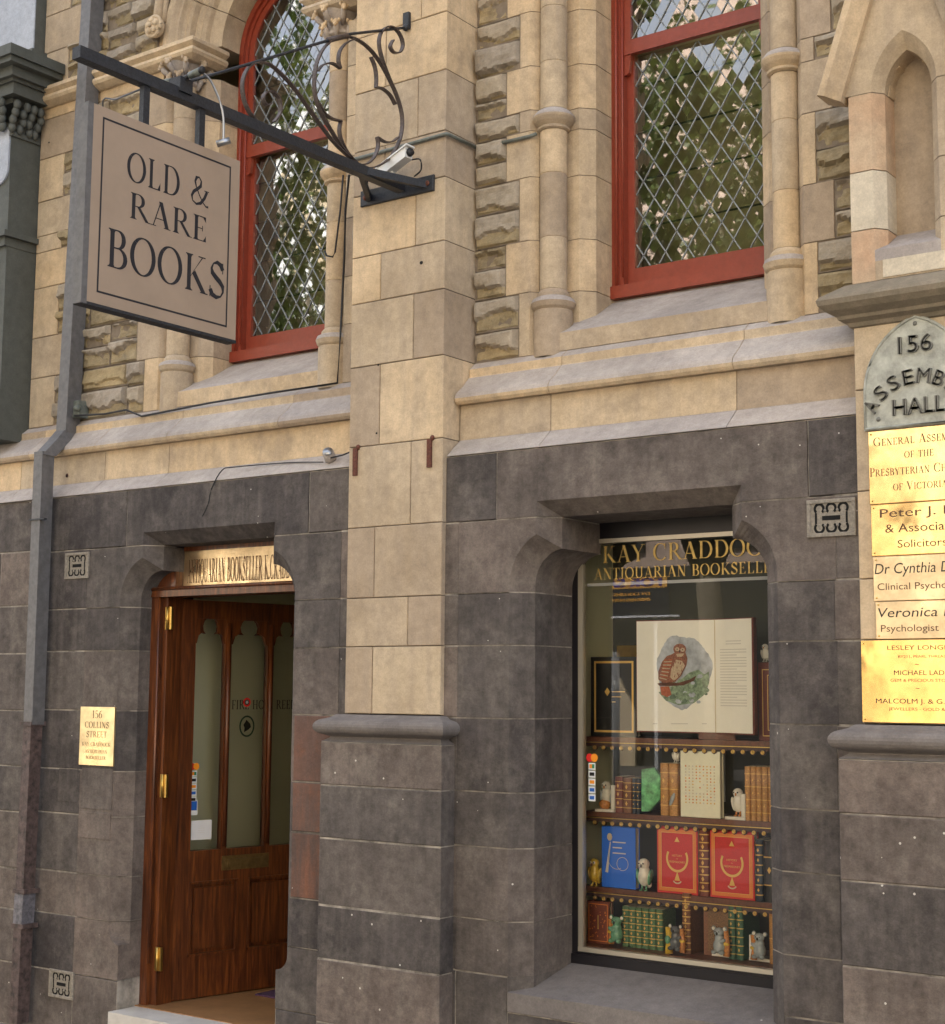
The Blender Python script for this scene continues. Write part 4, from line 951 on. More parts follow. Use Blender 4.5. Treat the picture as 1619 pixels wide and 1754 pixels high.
# lobby behind the door
lob = empty('lobby', (-5.93, 1.5, .19), '', '', parent=bld)
def inroom(X0, X1, Y0, Y1, Z0, Z1, mats, par, names):
    q = {'floor': [(X0, Y0, Z0), (X1, Y0, Z0), (X1, Y1, Z0), (X0, Y1, Z0)], 'ceiling': [(X0, Y0, Z1), (X1, Y0, Z1), (X1, Y1, Z1), (X0, Y1, Z1)],
         'back_wall': [(X0, Y1, Z0), (X1, Y1, Z0), (X1, Y1, Z1), (X0, Y1, Z1)], 'left_wall': [(X0, Y0, Z0), (X0, Y1, Z0), (X0, Y1, Z1), (X0, Y0, Z1)], 'right_wall': [(X1, Y0, Z0), (X1, Y1, Z0), (X1, Y1, Z1), (X1, Y0, Z1)]}
    for k, n_ in enumerate(names):
        m = MB(); m.add(q[n_], [(0, 1, 2, 3)], mats[k]); m.build(n_, par)
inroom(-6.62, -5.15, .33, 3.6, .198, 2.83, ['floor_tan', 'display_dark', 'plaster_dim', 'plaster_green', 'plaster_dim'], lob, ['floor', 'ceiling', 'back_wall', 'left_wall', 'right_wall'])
m = MB(); m.box(XL, XR, FY-.05, .33, .19, .1995, 'floor_tan'); m.build('threshold', lob)
m = MB(); m.box(-6.18, -5.3, .76, 1.9, .199, .207, 'mat_purple'); tag(m.build('door_mat'), 'purple mat on the lobby floor inside the doorway', 'mat')
m = MB(); a_ = PX(397, 1215, -6.61); b_ = PX(500, 1213, -6.61)
serif_line(m, 'FIRE HOSE REEL', (-6.612, a_.y, a_.z), (0, 1, 0), UZ, (1, 0, 0), .055, 'ink_black', width=(b_.y-a_.y)*1.05); m.build('wall_lettering', lob)
m = MB(); c_ = on_leaf(423, 1244, -.021)
m.add([c_+LU*.052*math.cos(R(q))+UZ*.062*math.sin(R(q)) for q in range(0, 360, 15)]+[c_+LU*.042*math.cos(R(q))+UZ*.052*math.sin(R(q)) for q in range(0, 360, 15)], [(k, (k+1) % 24, 24+(k+1) % 24, 24+k) for k in range(24)], 'leather_dkgreen')
m.add([c_+LU*x_+UZ*z_ for x_, z_ in ((-.02, -.035), (.01, -.02), (.028, -.004), (.022, .014), (.004, .03), (-.004, .038), (-.012, .024), (-.024, .008), (-.016, -.01))], [tuple(range(9))], 'ink_black'); m.build('door_emblem', leaf)
m = MB(); c_ = on_leaf(423, 1203, -.011); disc(m, c_, .026, LU, UZ, 'sticker_red'); disc(m, c_+LN*.0005, .017, LU, UZ, 'ink_black'); disc(m, c_+LN*.001, .009, LU, UZ, 'china_grey'); m.keep = True; tag(m.build('sticker'), 'round red and black sticker at eye height on the door glass', 'sticker')
m = MB(); m.box(-6.492, -5.358, -.03, FY-.02, .10, .195, 'marble'); m.box(-6.492, -5.358, -.02, FY-.02, 0, .098, 'marble'); o = m.build('door_step'); tag(o, 'worn pale marble step in front of the doorway', 'step')

# ---- shop window
SWY = .45; sx0, sx1 = SA+.084, SB-.084
sw = empty('shop_window', (-3.31, SWY, .65), '', '', parent=bld); sw['label'] = 'black-framed shop window full of books'
m = MB(); m.box(sx0-.03, sx0+.030, SWY-.02, SWY+.05, .62, 2.62, 'frame_black'); m.box(sx1-.030, sx1+.03, SWY-.02, SWY+.05, .62, 2.62, 'frame_black')
m.box(sx0, sx1, SWY-.03, SWY+.05, .655, .712, 'frame_black'); m.box(sx0, sx1, SWY-.012, SWY+.05, .70, .722, 'frame_black'); m.box(sx0-.03, sx1+.03, SWY-.01, SWY+.2, 2.612, 2.70, 'frame_black'); m.build('frame', sw)
m = MB(); m.box(sx0+.030, sx0+.052, SWY-.015, SWY+.02, .722, 2.612, 'window_metal'); m.box(sx1-.052, sx1-.030, SWY-.015, SWY+.02, .722, 2.612, 'window_metal')
m.box(sx0+.030, sx1-.030, SWY-.018, SWY+.02, .722, .742, 'window_metal'); m.box(sx0+.03, sx1-.03, SWY-.018, SWY+.02, 2.594, 2.614, 'window_metal'); m.build('glazing_bead', sw)
m = MB(); m.keep = True; m.add([(sx0+.05, SWY, .74), (sx1-.05, SWY, .74), (sx1-.05, SWY, 2.596), (sx0+.05, SWY, 2.596)], [(0, 1, 2, 3)], 'shop_glass'); m.build('glass', sw)
def P_(x, y): return P(x, y, SWY-.004)
a_ = P_(1032, 955); b_ = P_(1310, 938)
m = MB(); wk = (b_.x-a_.x)*1.075; serif_line(m, 'KAY CRADDOCK', (a_.x, SWY-.004, 2.502), UX, UZ, NF, .078, 'gilt_window', width=wk); m.build('lettering', sw)
a_ = P_(1018, 984); b_ = P_(1322, 968)
m = MB(); serif_line(m, 'ANTIQUARIAN BOOKSELLER', (a_.x, SWY-.004, 2.425), UX, UZ, NF, .052, 'gilt_window', width=(b_.x-a_.x)*1.05); m.build('lettering', sw)
m = MB(); m.box(sx0+.05, sx1-.05, SWY+.03, SWY+.04, 2.398, 2.412, 'far_grey'); m.build('inner_rail', sw)
c_ = P_(1014, 1298); card_stickers((c_.x, SWY-.003, c_.z), UX, NF, .046, 'column of card-payment stickers at the left edge of the shop window', 'payment stickers', ['two', 'ink_black', 'sticker_orange', 'sticker_blue', 'sticker_blue'])
# display case interior
BKY = PX(1050, 1050, sx0-.04).y
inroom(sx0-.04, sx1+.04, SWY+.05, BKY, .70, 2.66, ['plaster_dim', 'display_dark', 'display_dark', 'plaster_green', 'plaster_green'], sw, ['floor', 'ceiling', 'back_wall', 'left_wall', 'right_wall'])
m = MB(); m.box(sx0+.0, -3.55, BKY-.03, BKY-.01, 1.72, 2.13, 'brass'); m.build('mirror_frame', sw)
m = MB(); m.box(-3.45, -3.30, BKY-.02, BKY-.01, 1.40, 1.62, 'far_grey'); m.build('back_panel', sw)

# ---- shelves with gilt beading and brass studs
SH = [('shelf', 1.693, .56, 'wooden shelf under the open owl book, the top one of the window'), ('shelf', 1.345, .56, 'wooden shelf under the cream book and the tan spines, the middle one'), ('shelf', 1.000, .56, 'wooden shelf under the blue book and the two red books')]
studmesh = None
for nm_, z, y0, lab in SH:
    sh = empty('shelf', (-3.31, y0, z-.03), lab, 'shelf', 'shelves of the shop window')
    m = MB(); m.box(sx0-.03, sx1+.03, y0, y0+.30, z-.022, z, 'shelf_wood'); m.build('board', sh)
    n_ = 24; dx = (sx1-sx0)/n_
    poly = [(sx0-.01, z-.0225), (sx1+.01, z-.0225), (sx1+.01, z-.044)]
    for k in range(n_, -1, -1):
        xx = sx0+dx*k; poly += [(xx+dx*.32, z-.044), (xx+dx*.2, z-.058), (xx, z-.063), (xx-dx*.2, z-.058), (xx-dx*.32, z-.044)] if 0 < k < n_ else []
    poly += [(sx0-.01, z-.044)]
    m = MB(); m.prism(poly, 'y', y0-.006, y0, 'shelf_edge'); m.build('edging', sh)
    m = MB(); m.box(sx0-.01, sx1+.01, y0-.010, y0-.006, z-.028, z-.024, 'gilt'); m.build('gilt_line', sh)
    for k in range(1, n_):
        if studmesh is None:
            m = MB(); prof = [(.0098, 0), (.0098, .003), (.0082, .005), (.007, .003), (.004, .003), (.003, .006), (0, .007)]; n2 = 10
            vs = [(r_*math.cos(2*math.pi*q/n2), -h_, r_*math.sin(2*math.pi*q/n2)) for r_, h_ in prof for q in range(n2)]
            m.add(vs, [(i*n2+q, i*n2+(q+1) % n2, (i+1)*n2+(q+1) % n2, (i+1)*n2+q) for i in range(len(prof)-1) for q in range(n2)], 'brass', True)
            me = bpy.data.meshes.new('stud'); me.from_pydata(m.v, [], m.f); me.materials.append(MAT['brass']); [setattr(p_, 'use_smooth', True) for p_ in me.polygons]; studmesh = me
        o = bpy.data.objects.new('stud', studmesh); C.objects.link(o); o.parent = sh; o.location = Vector((sx0+dx*k, y0-.007, z-.049))-sh.location

# ---- books: every one its own thing with cover, page block and spine bands
def book_spine(x0, x1, z0, h, depth, mat, label, y=.575, bands=5, gold='gilt_print', group=None, lean=0, title=None):
    b = empty('book', ((x0+x1)/2, y, z0), label, 'book', group)
    m = MB(); w_ = x1-x0; n_ = 6; arc_ = [(x0+w_*(.5-.5*math.cos(math.pi*k/n_)), y-.010*math.sin(math.pi*k/n_)) for k in range(n_+1)]
    pl = arc_+[(x1, y+depth), (x0, y+depth)]; m.prism(pl, 'z', z0, z0+h, mat); m.build('cover', b)
    m = MB(); m.box(x0+.003, x1-.003, y+.006, y+depth+.001, z0+h-.001, z0+h+.0008, 'paper_edge'); m.build('page_block', b)
    for k in range(bands):
        zz_ = z0+h*(k+.6)/(bands+.2); m = MB(); ar = [(x0-.0005+(w_+.001)*(.5-.5*math.cos(math.pi*q/n_)), y-.0122*math.sin(math.pi*q/n_)-.0005) for q in range(n_+1)]
        m.prism(ar+[(x1, y+.002), (x0, y+.002)], 'z', zz_, zz_+h*.018, gold); m.build('spine_band', b)
    m = MB()
    for k in range(bands-1):
        zz_ = z0+h*(k+1.15)/(bands+.2); c = Vector(((x0+x1)/2, y-.0118, zz_)); s_ = w_*.24
        m.add([c+UX*-s_*.6, c+UZ*-s_, c+UX*s_*.6, c+UZ*s_], [(0, 1, 2, 3)], gold)
    m.keep = True; m.build('tooling', b)
    return b
def book_face(x0, x1, z0, h, th, mat, label, y=.60, spine='l', edge='paper_cream', group=None, decor=None, inset=None, yaw_=0):
    """a book set cover outward; th thickness shown going back"""
    b = empty('book', ((x0+x1)/2, y, z0), label, 'book', group)
    m = MB(); m.bbox_(x0, x1, y, y+.004, z0, z0+h, mat, .0015); m.bbox_(x0, x1, y+th-.004, y+th, z0, z0+h, mat, .0005); m.box(x0, x0+.004, y+.002, y+th-.002, z0, z0+h, mat); m.build('cover', b)
    m = MB(); m.box(x0+.004, x1-.004, y+.0045, y+th-.0045, z0+.004, z0+h-.004, edge); m.build('page_block', b)
    if decor:
        m = MB(); m.keep = True; decor(m, x0, x1, z0, h, y); m.build('cover_design', b)
    return b
def bx(px_, py_, Y=.575): return P(px_, py_, Y).x
def bz(px_, py_, Y=.575): return P(px_, py_, Y).z
def frame_lines(m, x0, x1, z0, z1, y, w_, mat):
    for q in ((x0, x1, z0, z0+w_), (x0, x1, z1-w_, z1), (x0, x0+w_, z0+w_, z1-w_), (x1-w_, x1, z0+w_, z1-w_)):
        m.add([(q[0], y, q[2]), (q[1], y, q[2]), (q[1], y, q[3]), (q[0], y, q[3])], [(0, 1, 2, 3)], mat)
def ringarc(m, c, r_, w_, a0, a1, y, mat, n=24, sx=1.0):
    for k in range(n):
        A, B = R(a0+(a1-a0)*k/n), R(a0+(a1-a0)*(k+1)/n)
        m.add([(c[0]+sx*(r_-w_)*math.cos(A), y, c[1]+(r_-w_)*math.sin(A)), (c[0]+sx*(r_+w_)*math.cos(A), y, c[1]+(r_+w_)*math.sin(A)), (c[0]+sx*(r_+w_)*math.cos(B), y, c[1]+(r_+w_)*math.sin(B)), (c[0]+sx*(r_-w_)*math.cos(B), y, c[1]+(r_-w_)*math.sin(B))], [(0, 1, 2, 3)], mat)
def poly_y(m, pts, y, mat): m.add([(p[0], y, p[1]) for p in pts], [tuple(range(len(pts)))], mat)

# top shelf: framed black book, the open owl book, red book with white owl
Z1, Z2, Z3, Z4 = 1.694, 1.346, 1.001, .745
def dec_black(m, x0, x1, z0, h, y):
    frame_lines(m, x0+.02, x1-.02, z0+.02, z0+h-.02, y-.001, .010, 'gilt_print'); c = ((x0+x1)/2, z0+h*.56)
    poly_y(m, [(c[0]-.05, c[1]), (c[0]-.035, c[1]-.02), (c[0]-.02, c[1]), (c[0]-.035, c[1]+.02)], y-.0012, 'gilt_print'); sans_line(m, 'JOHN RYAN', (c[0]-.015, y-.0012, c[1]-.004), UX, UZ, NF, .009, 'gilt_print', width=.08) if False else None
    for k, w_ in enumerate((.07, .05, .02)): poly_y(m, [(c[0]-.01, c[1]-.001-.024*k), (c[0]-.01+w_, c[1]-.001-.024*k), (c[0]-.01+w_, c[1]+.003-.024*k), (c[0]-.01, c[1]+.003-.024*k)], y-.0012, 'gilt_print')
book_face(bx(1012, 1200, .60), bx(1092, 1200, .60), Z1, .375, .03, 'leather_black', 'large black book with a gilt border, left of the open owl book', y=.60, decor=dec_black)
xl, xm, xr_ = bx(1092, 1160, .57), bx(1224, 1160, .57), bx(1297, 1160, .57)
ob = empty('open_book', (xm, .57, Z1), 'large open book showing a colour print of an owl', 'book')
zb, zt = Z1+.032, 2.232
m = MB(); m.keep = True; yl, ym, yr = .565, .578, .520
m.add([(xl, yl, zb), (xm, ym, zb), (xm, ym, zt), (xl, yl, zt)], [(0, 1, 2, 3)], 'paper_page'); m.build('left_page', ob)
m = MB(); m.keep = True; m.add([(xm, ym, zb), (xr_, yr, zb), (xr_, yr, zt), (xm, ym, zt)], [(0, 1, 2, 3)], 'paper_page'); m.build('right_page', ob)
m = MB(); m.obox((xl-.004, yl+.003, zb-.006), (xm-xl, ym-yl, 0), (0, .03, 0), (0, 0, zt-zb+.010), 'leather_maroon'); m.obox((xm, ym+.003, zb-.006), (xr_-xm+.008, yr-ym, 0), (0, .03, 0), (0, 0, zt-zb+.010), 'leather_maroon'); m.box(xm-.09, xm+.09, .585, .60, Z1, zb, 'shelf_wood'); m.build('cover', ob)
def owl(m):
    def q(px_, py_): v = P(px_, py_, yl); return (v.x, v.z)
    y = yl-.0004
    def Y(x): return yl+(ym-yl)*(x-xl)/(xm-xl)
    def poly(pp, mat, k): v = [q(*p) for p in pp]; m.add([(a_, Y(a_)-.0008-.0005*k, b_) for a_, b_ in v], [tuple(range(len(v)))], mat)
    rnd = random.Random(3)
    # vignette as ragged overlapping washes
    vg = []
    for k in range(90):
        a_ = 2*math.pi*k/90; rr = 1+.05*math.sin(3*a_+1)+.03*math.sin(7*a_)+rnd.uniform(-.015, .015); vg.append((1170+46*math.cos(a_)*rr, 1150-62*math.sin(a_)*rr))
    poly(vg, 'sky_print', 0)
    gp = [(1128+0, 1176)]+[(1213, 1150), (1213, 1170), (1205, 1190), (1188, 1204), (1162, 1208), (1140, 1200), (1128, 1186), (1150, 1176), (1180, 1152), (1195, 1147), (1205, 1155)]
    poly(gp[1:], 'leaf_print', 1)
    for k in range(46):
        cx_, cy_ = rnd.uniform(1140, 1210), rnd.uniform(1158, 1203); s_ = rnd.uniform(2, 5)
        if (cx_-1170)**2/46**2+(cy_-1150)**2/60**2 > 1.1: continue
        poly([(cx_+s_*math.cos(t_)*1.3, cy_+s_*math.sin(t_)) for t_ in [i*1.05 for i in range(6)]], rnd.choice(['leaf_print', 'leaf_dark', 'leaf_print', 'sky_print']), 2+k % 3)
    poly([(1126, 1171), (1140, 1167), (1160, 1170), (1180, 1164), (1192, 1157), (1188, 1166), (1170, 1174), (1150, 1175), (1130, 1175)], 'branch_brown', 5)
    poly([(1131, 1176), (1146, 1176), (1150, 1190), (1143, 1194), (1133, 1190)], 'owl_rust', 6)
    poly([(1152, 1120), (1163, 1112), (1173, 1116), (1177, 1128), (1175, 1140), (1166, 1158), (1156, 1168), (1136, 1170), (1128, 1164), (1128, 1150), (1134, 1134), (1142, 1124)], 'owl_brown', 7)
    poly([(1158, 1130), (1168, 1132), (1173, 1140), (1164, 1158), (1154, 1166), (1148, 1160), (1150, 1145)], 'owl_pale', 8)
    poly([(1164+11*math.cos(t_), 1112+9.5*math.sin(t_)) for t_ in [i*.524 for i in range(12)]], 'owl_brown', 8)
    for ex, ey in ((1160, 1112), (1169, 1113)): poly([(ex+3.9*math.cos(t_), ey+3.6*math.sin(t_)) for t_ in [i*.785 for i in range(8)]], 'owl_pale', 10); poly([(ex+1.1*math.cos(t_), ey+1.1*math.sin(t_)) for t_ in [i*.785 for i in range(8)]], 'ink_black', 11)
    poly([(1163, 1114), (1166, 1114), (1164, 1119)], 'ink_black', 11); poly([(1158, 1120), (1172, 1119), (1168, 1125), (1160, 1125)], 'owl_pale', 9)
    for k in range(12):
        t_ = k/11; poly([(1130+14*t_*.6, 1160-30*t_), (1142+10*t_, 1163-34*t_), (1142+10*t_, 1165-34*t_), (1130+14*t_*.6, 1162-30*t_)], 'owl_rust' if k % 2 else 'owl_pale', 9)
    for k in range(14): cx_, cy_ = rnd.uniform(1150, 1168), rnd.uniform(1134, 1160); poly([(cx_-1, cy_-1.6), (cx_+1, cy_-1.6), (cx_+.4, cy_+1.6), (cx_-.4, cy_+1.6)], 'owl_brown', 10)
    for k in range(3): cx_ = (1122, 1163, 1205)[k]; poly([(cx_-(14 if k == 1 else 4), 1239), (cx_+(14 if k == 1 else 4), 1239), (cx_+(14 if k == 1 else 4), 1240.5), (cx_-(14 if k == 1 else 4), 1240.5)], 'print_grey', 1)
m = MB(); m.keep = True; owl(m); m.build('owl_print', ob)
m = MB(); m.keep = True
for k in range(24):
    if k == 2: continue
    zz_ = zt-.10-.0125*k; w0, w1 = (.3, .72) if k < 2 else (.14, .86 if k % 5 else .6)
    xa, xb_ = xm+(xr_-xm)*w0, xm+(xr_-xm)*w1; fy = lambda x: ym+(yr-ym)*(x-xm)/(xr_-xm)-.0012
    m.add([(xa, fy(xa), zz_), (xb_, fy(xb_), zz_), (xb_, fy(xb_), zz_+.004), (xa, fy(xa), zz_+.004)], [(0, 1, 2, 3)], 'print_grey')
m.build('text_block', ob)
m = MB(); m.box(xm-.0022, xm+.0022, ym-.0025, ym+.001, zb, zt, 'paper_edge'); m.build('gutter', ob)
def dec_red2(m, x0, x1, z0, h, y): frame_lines(m, x0+.02, x1-.02, z0+.02, z0+h-.03, y-.001, .004, 'gilt_print'); frame_lines(m, x0+.045, x1-.045, z0+.045, z0+h-.055, y-.001, .003, 'gilt_print')
book_face(bx(1299, 1200, .60), bx(1299, 1200, .60)+.20, Z1, .345, .03, 'leather_maroon', 'maroon book with gilt ruled borders, right of the open owl book', y=.60, decor=dec_red2)

# figurines -------------------------------------------------------------
def fig_blob(name, parts, parent, vox=.003):
    m = MB()
    for c, r_, mat, *rot in parts: m.ell(c, r_, mat, 14, 10, rot[0] if rot else None)
    o = m.build(name, parent); mod = o.modifiers.new('r', 'REMESH'); mod.mode = 'VOXEL'; mod.voxel_size = vox; mod.use_smooth_shade = True
    return o
def eyes(parent, c, sep, r_, mat='ink_black', white=None):
    m = MB()
    for s_ in (-1, 1):
        if white: m.ell((c[0]+s_*sep, c[1]+.001, c[2]), (r_*1.9, r_*1.2, r_*1.9), white, 10, 8)
        m.ell((c[0]+s_*sep, c[1]-(r_ if white else 0), c[2]), (r_, r_*.8, r_), mat, 8, 6)
    return m.build('eyes', parent)
def owl_fig(x, y, z, h, body, wing, beak, feet, label, base=None, turn=0, group=None, name='owl_figurine'):
    f = empty(name, (x, y, z), label, 'figurine', group); k = h/.15
    fig_blob('body', [((x, y, z+.062*k), (.030*k, .028*k, .042*k), body), ((x, y-.004*k, z+.118*k), (.027*k, .025*k, .025*k), body), ((x, y, z+.09*k), (.025*k, .024*k, .022*k), body), ((x+.012*k, y+.02*k, z+.03*k), (.014*k, .014*k, .02*k), body)], f)
    for s_ in (-1, 1):
        m = MB(); m.ell((x+s_*.029*k, y+.002, z+.062*k), (.009*k, .020*k, .036*k), wing, 10, 8, (s_*.2, 'Y')); m.build('wing', f)
    eyes(f, (x, y-.027*k, z+.122*k), .011*k, .0042*k, white='china_white')
    m = MB(); m.ell((x, y-.030*k, z+.112*k), (.004*k, .006*k, .008*k), beak, 8, 6); m.build('beak', f)
    m = MB()
    for s_ in (-1, 1):
        m.tube([(x+s_*.010*k, y, z+.03*k), (x+s_*.011*k, y-.003, z+.006)], .005*k, feet, 8); m.ell((x+s_*.012*k, y-.008*k, z+.005*k), (.009*k, .014*k, .005*k), feet, 8, 6)
    m.build('feet', f); return f
def bookend(x0, x1, z, h, side, f, mat='china_white', y=.555, dep=.075):
    m = MB(); m.bbox_(x0, x1, y, y+dep, z, z+.014, mat, .002)
    xx = (x1-.020, x1) if side == 'r' else (x0, x0+.020)
    m.bbox_(xx[0], xx[1], y+.002, y+dep, z+.0145, z+h, mat, .003); return m.build('bookend', f)
def koala(x, y, z, h, label, x0, x1, side, body='china_grey', group='koala bookends', ends=True, trunk=True):
    f = empty('koala_figurine', (x, y, z), label, 'figurine', group); k = h/.14; s_ = -1 if side == 'r' else 1
    fig_blob('body', [((x, y, z+.045*k), (.032*k, .028*k, .036*k), body), ((x, y, z+.078*k), (.024*k, .022*k, .024*k), body), ((x, y-.004, z+.108*k), (.027*k, .023*k, .022*k), body),
                      ((x+.020*k, y-.02*k, z+.018*k), (.014*k, .016*k, .011*k), body), ((x-.020*k, y-.02*k, z+.018*k), (.014*k, .016*k, .011*k), body),
                      ((x-s_*.022*k, y-.016*k, z+.070*k), (.020*k, .010*k, .010*k), body, (.5*s_, 'Y'))], f)
    m = MB()
    for q in (-1, 1): m.ell((x+q*.029*k, y, z+.124*k), (.012*k, .008*k, .012*k), body, 10, 8); m.ell((x+q*.029*k, y-.006*k, z+.124*k), (.008*k, .004*k, .008*k), 'china_white', 10, 8)
    m.build('ears', f)
    eyes(f, (x, y-.026*k, z+.112*k), .010*k, .003*k); m = MB(); m.ell((x, y-.028*k, z+.103*k), (.005*k, .005*k, .008*k), 'ink_black', 8, 6); m.build('nose', f)
    if trunk:
        xx = x-s_*.034*k; m = MB(); m.tube([(xx, y+.004, z), (xx+.004, y+.004, z+.05*k), (xx-.003, y+.004, z+.115*k)], [.017*k, .013*k, .012*k], 'china_orange', 10); m.ell((xx-s_*0, y, z+.055*k), (.018*k, .014*k, .01*k), 'china_yellow', 8, 6); m.build('tree_trunk', f)
    if ends: bookend(x0, x1, z-.012, h*.86, side, f)
    return f

FY2 = .585
owl_fig(bx(1309, 1147, .60), .615, Z1+.347, .085, 'china_white', 'china_white', 'china_orange', 'china_white', 'small white owl figurine perched on the maroon book')
# middle shelf
f = owl_fig(bx(1040, 1365, FY2), FY2, Z2+.014, .135, 'china_white', 'china_grey', 'china_orange', 'china_orange', 'grey and white bird bookend at the left end of the middle shelf', name='bird_bookend')
bookend(bx(1020, 1385, .56), bx(1053, 1385, .56), Z2, .125, 'r', f)
m = MB(); xx = bx(1038, 1370, FY2); m.ell((xx, FY2-.01, Z2+.035), (.030, .022, .024), 'china_orange', 12, 8); m.build('rocks', f)
mids = [(1054, 1068, .165, 'leather_maroon', 'short maroon book beside the bird bookend'), (1068, 1083, .16, 'leather_brown', 'short brown book between the maroon and navy spines'), (1084, 1091, .160, 'leather_navy', 'narrow navy book left of the green marbled book'), (1091, 1098, .160, 'leather_navy', 'second navy book, touching the green marbled book')]
for a_, b_, h_, mt, lab in mids: book_spine(bx(a_, 1370), bx(b_, 1370)-.001, Z2, h_, .11, mt, lab, bands=4)
b = empty('book', (bx(1113, 1380), .575, Z2), 'green marbled book standing open like a fan', 'book'); m = MB()
gp = [P(1099, 1390, .565), P(1112, 1390, .57), P(1131, 1368, .60), P(1131, 1330, .60), P(1120, 1315, .59), P(1099, 1318, .565)]
m.add([(p.x, p.y, max(p.z, Z2+.001)) for p in gp]+[(p.x, p.y+.02, max(p.z, Z2+.001)) for p in gp], [tuple(range(6)), tuple(range(11, 5, -1))]+[(k, (k+1) % 6, 6+(k+1) % 6, 6+k) for k in range(6)], 'marbled_green'); m.build('cover', b)
book_spine(bx(1132, 1380), bx(1146, 1380), Z2, .235, .12, 'leather_tan', 'tall tan leather book left of its decorated neighbour', bands=3)
book_spine(bx(1147, 1380), bx(1162, 1380), Z2, .235, .12, 'leather_tan', 'tall tan leather book with a lilac ornament low on its spine', bands=3)
m = MB(); xx = bx(1154, 1370); m.ell((xx, .561, Z2+.075), (.010, .003, .032), 'china_grey', 10, 8, (.4, 'Y')); 
tag(m.build('lilac_ornament'), 'lilac leaf-shaped ornament in front of the tan spines', 'ornament')
owl_fig(bx(1158, 1320, .60), .60, Z2+.237, .075, 'china_white', 'china_white', 'china_orange', 'china_white', 'cream egg-shaped owl figurine on top of the tall tan books')
def dec_cream(m, x0, x1, z0, h, y):
    rnd = random.Random(5)
    for i in range(9):
        for j in range(13):
            if (i-4)**2/20+(j-6)**2/42 < .2 and rnd.random() < .5: continue
            cx_ = x0+(x1-x0)*(.14+.72*i/8); cz_ = z0+h*(.22+.55*j/12); s_ = .0045
            poly_y(m, [(cx_-s_, cz_), (cx_, cz_-s_), (cx_+s_, cz_), (cx_, cz_+s_)], y-.001, rnd.choice(['orange_gilt', 'paper_edge', 'gilt_print', 'print_grey']))
book_face(bx(1166, 1380, .565), bx(1234, 1380, .565), Z2, .295, .035, 'cloth_pale', 'cream book with a faint stippled pattern, face out', y=.565, decor=dec_cream)
f = owl_fig(bx(1265, 1370, FY2), FY2, Z2+.014, .13, 'china_white', 'china_white', 'china_orange', 'china_orange', 'white owl bookend beside the row of tan spines', name='owl_bookend')
bookend(bx(1242, 1390, .56), bx(1277, 1390, .56), Z2, .115, 'r', f)
ex = [1277, 1287.5, 1297, 1306.5, 1317, 1330]
for k in range(5):
    q = ['nearest the owl bookend', 'second', 'third', 'fourth', 'last'][k]
    lab = ['tan gilt-tooled volume directly beside the owl bookend', 'tan gilt-tooled volume, second from the owl bookend', 'tan gilt-tooled volume in the middle of its row of five', 'tan gilt-tooled volume, fourth from the owl bookend', 'tan gilt-tooled volume against the right window edge'][k]
    book_spine(bx(ex[k], 1390), bx(ex[k+1], 1390)-.002, Z2, .235, .12, 'leather_tan', lab, bands=4, group='row of tan volumes')
# lower shelf
owl_fig(bx(1019, 1500, .57), .57, Z3, .135, 'china_yellow', 'china_yellow', 'china_brown', 'china_yellow', 'yellow bird figurine with a brown face left of the blue book')
def dec_blue(m, x0, x1, z0, h, y):
    ringarc(m, (x0+(x1-x0)*.62, z0+h*.40), .030, .0012, 0, 360, y-.001, 'print_grey'); ringarc(m, (x0+(x1-x0)*.45, z0+h*.47), .045, .001, 150, 300, y-.001, 'print_grey')
    for k in range(3): poly_y(m, [(x0+.06, z0+h*(.74-.09*k)), (x0+.13-.02*(k % 2), z0+h*(.74-.09*k)), (x0+.13-.02*(k % 2), z0+h*(.76-.09*k)), (x0+.06, z0+h*(.76-.09*k))], y-.001, 'print_grey')
    c = (x0+(x1-x0)*.24, z0+h*.83); poly_y(m, [(c[0]+.014*math.cos(t_*.7), c[1]+.018*math.sin(t_*.7)) for t_ in range(9)], y-.001, 'paper_edge')
    poly_y(m, [(x0+.02, z0+h*.25), (x0+.035, z0+h*.24), (x0+.05, z0+h*.75), (x0+.045, z0+h*.75)], y-.001, 'print_grey')
book_face(bx(1031, 1510, .575), bx(1089, 1510, .575), Z3, .278, .04, 'cloth_blue', 'bright blue cloth book with a silver design, face out', y=.575, decor=dec_blue)
owl_fig(bx(1104, 1500, .56), .56, Z3, .155, 'china_white', 'china_green', 'china_dkgrey', 'china_green', 'pale parrot figurine with green wings right of the blue book', name='parrot_figurine')
def dec_redgold(m, x0, x1, z0, h, y):
    frame_lines(m, x0+.008, x1-.008, z0+.010, z0+h-.010, y-.001, .014, 'orange_gilt'); frame_lines(m, x0+.022, x1-.022, z0+.024, z0+h-.024, y-.0011, .002, 'gilt_print')
    c = ((x0+x1)/2, z0+h*.53); ringarc(m, c, .056, .0055, 150, 390, y-.0012, 'gilt_print', 28, .92)
    poly_y(m, [(c[0]-.013, z0+h*.78), (c[0]+.013, z0+h*.78), (c[0], z0+h*.86)], y-.0012, 'gilt_print')
    sans_line(m, 'HISTORY', (c[0], y-.0012, c[1]+.008), UX, UZ, NF, .009, 'gilt_print', width=.052, align='c'); sans_line(m, 'OF', (c[0], y-.0012, c[1]-.004), UX, UZ, NF, .005, 'gilt_print', width=.008, align='c')
    sans_line(m, 'FREEMASONRY', (c[0], y-.0012, c[1]-.020), UX, UZ, NF, .009, 'gilt_print', width=.080, align='c')
    poly_y(m, [(c[0], c[1]-.058), (c[0]-.014, c[1]-.098), (c[0]+.014, c[1]-.098)], y-.0012, 'gilt_print'); ringarc(m, (c[0], c[1]-.086), .024, .003, 215, 325, y-.0014, 'paper_edge', 10)
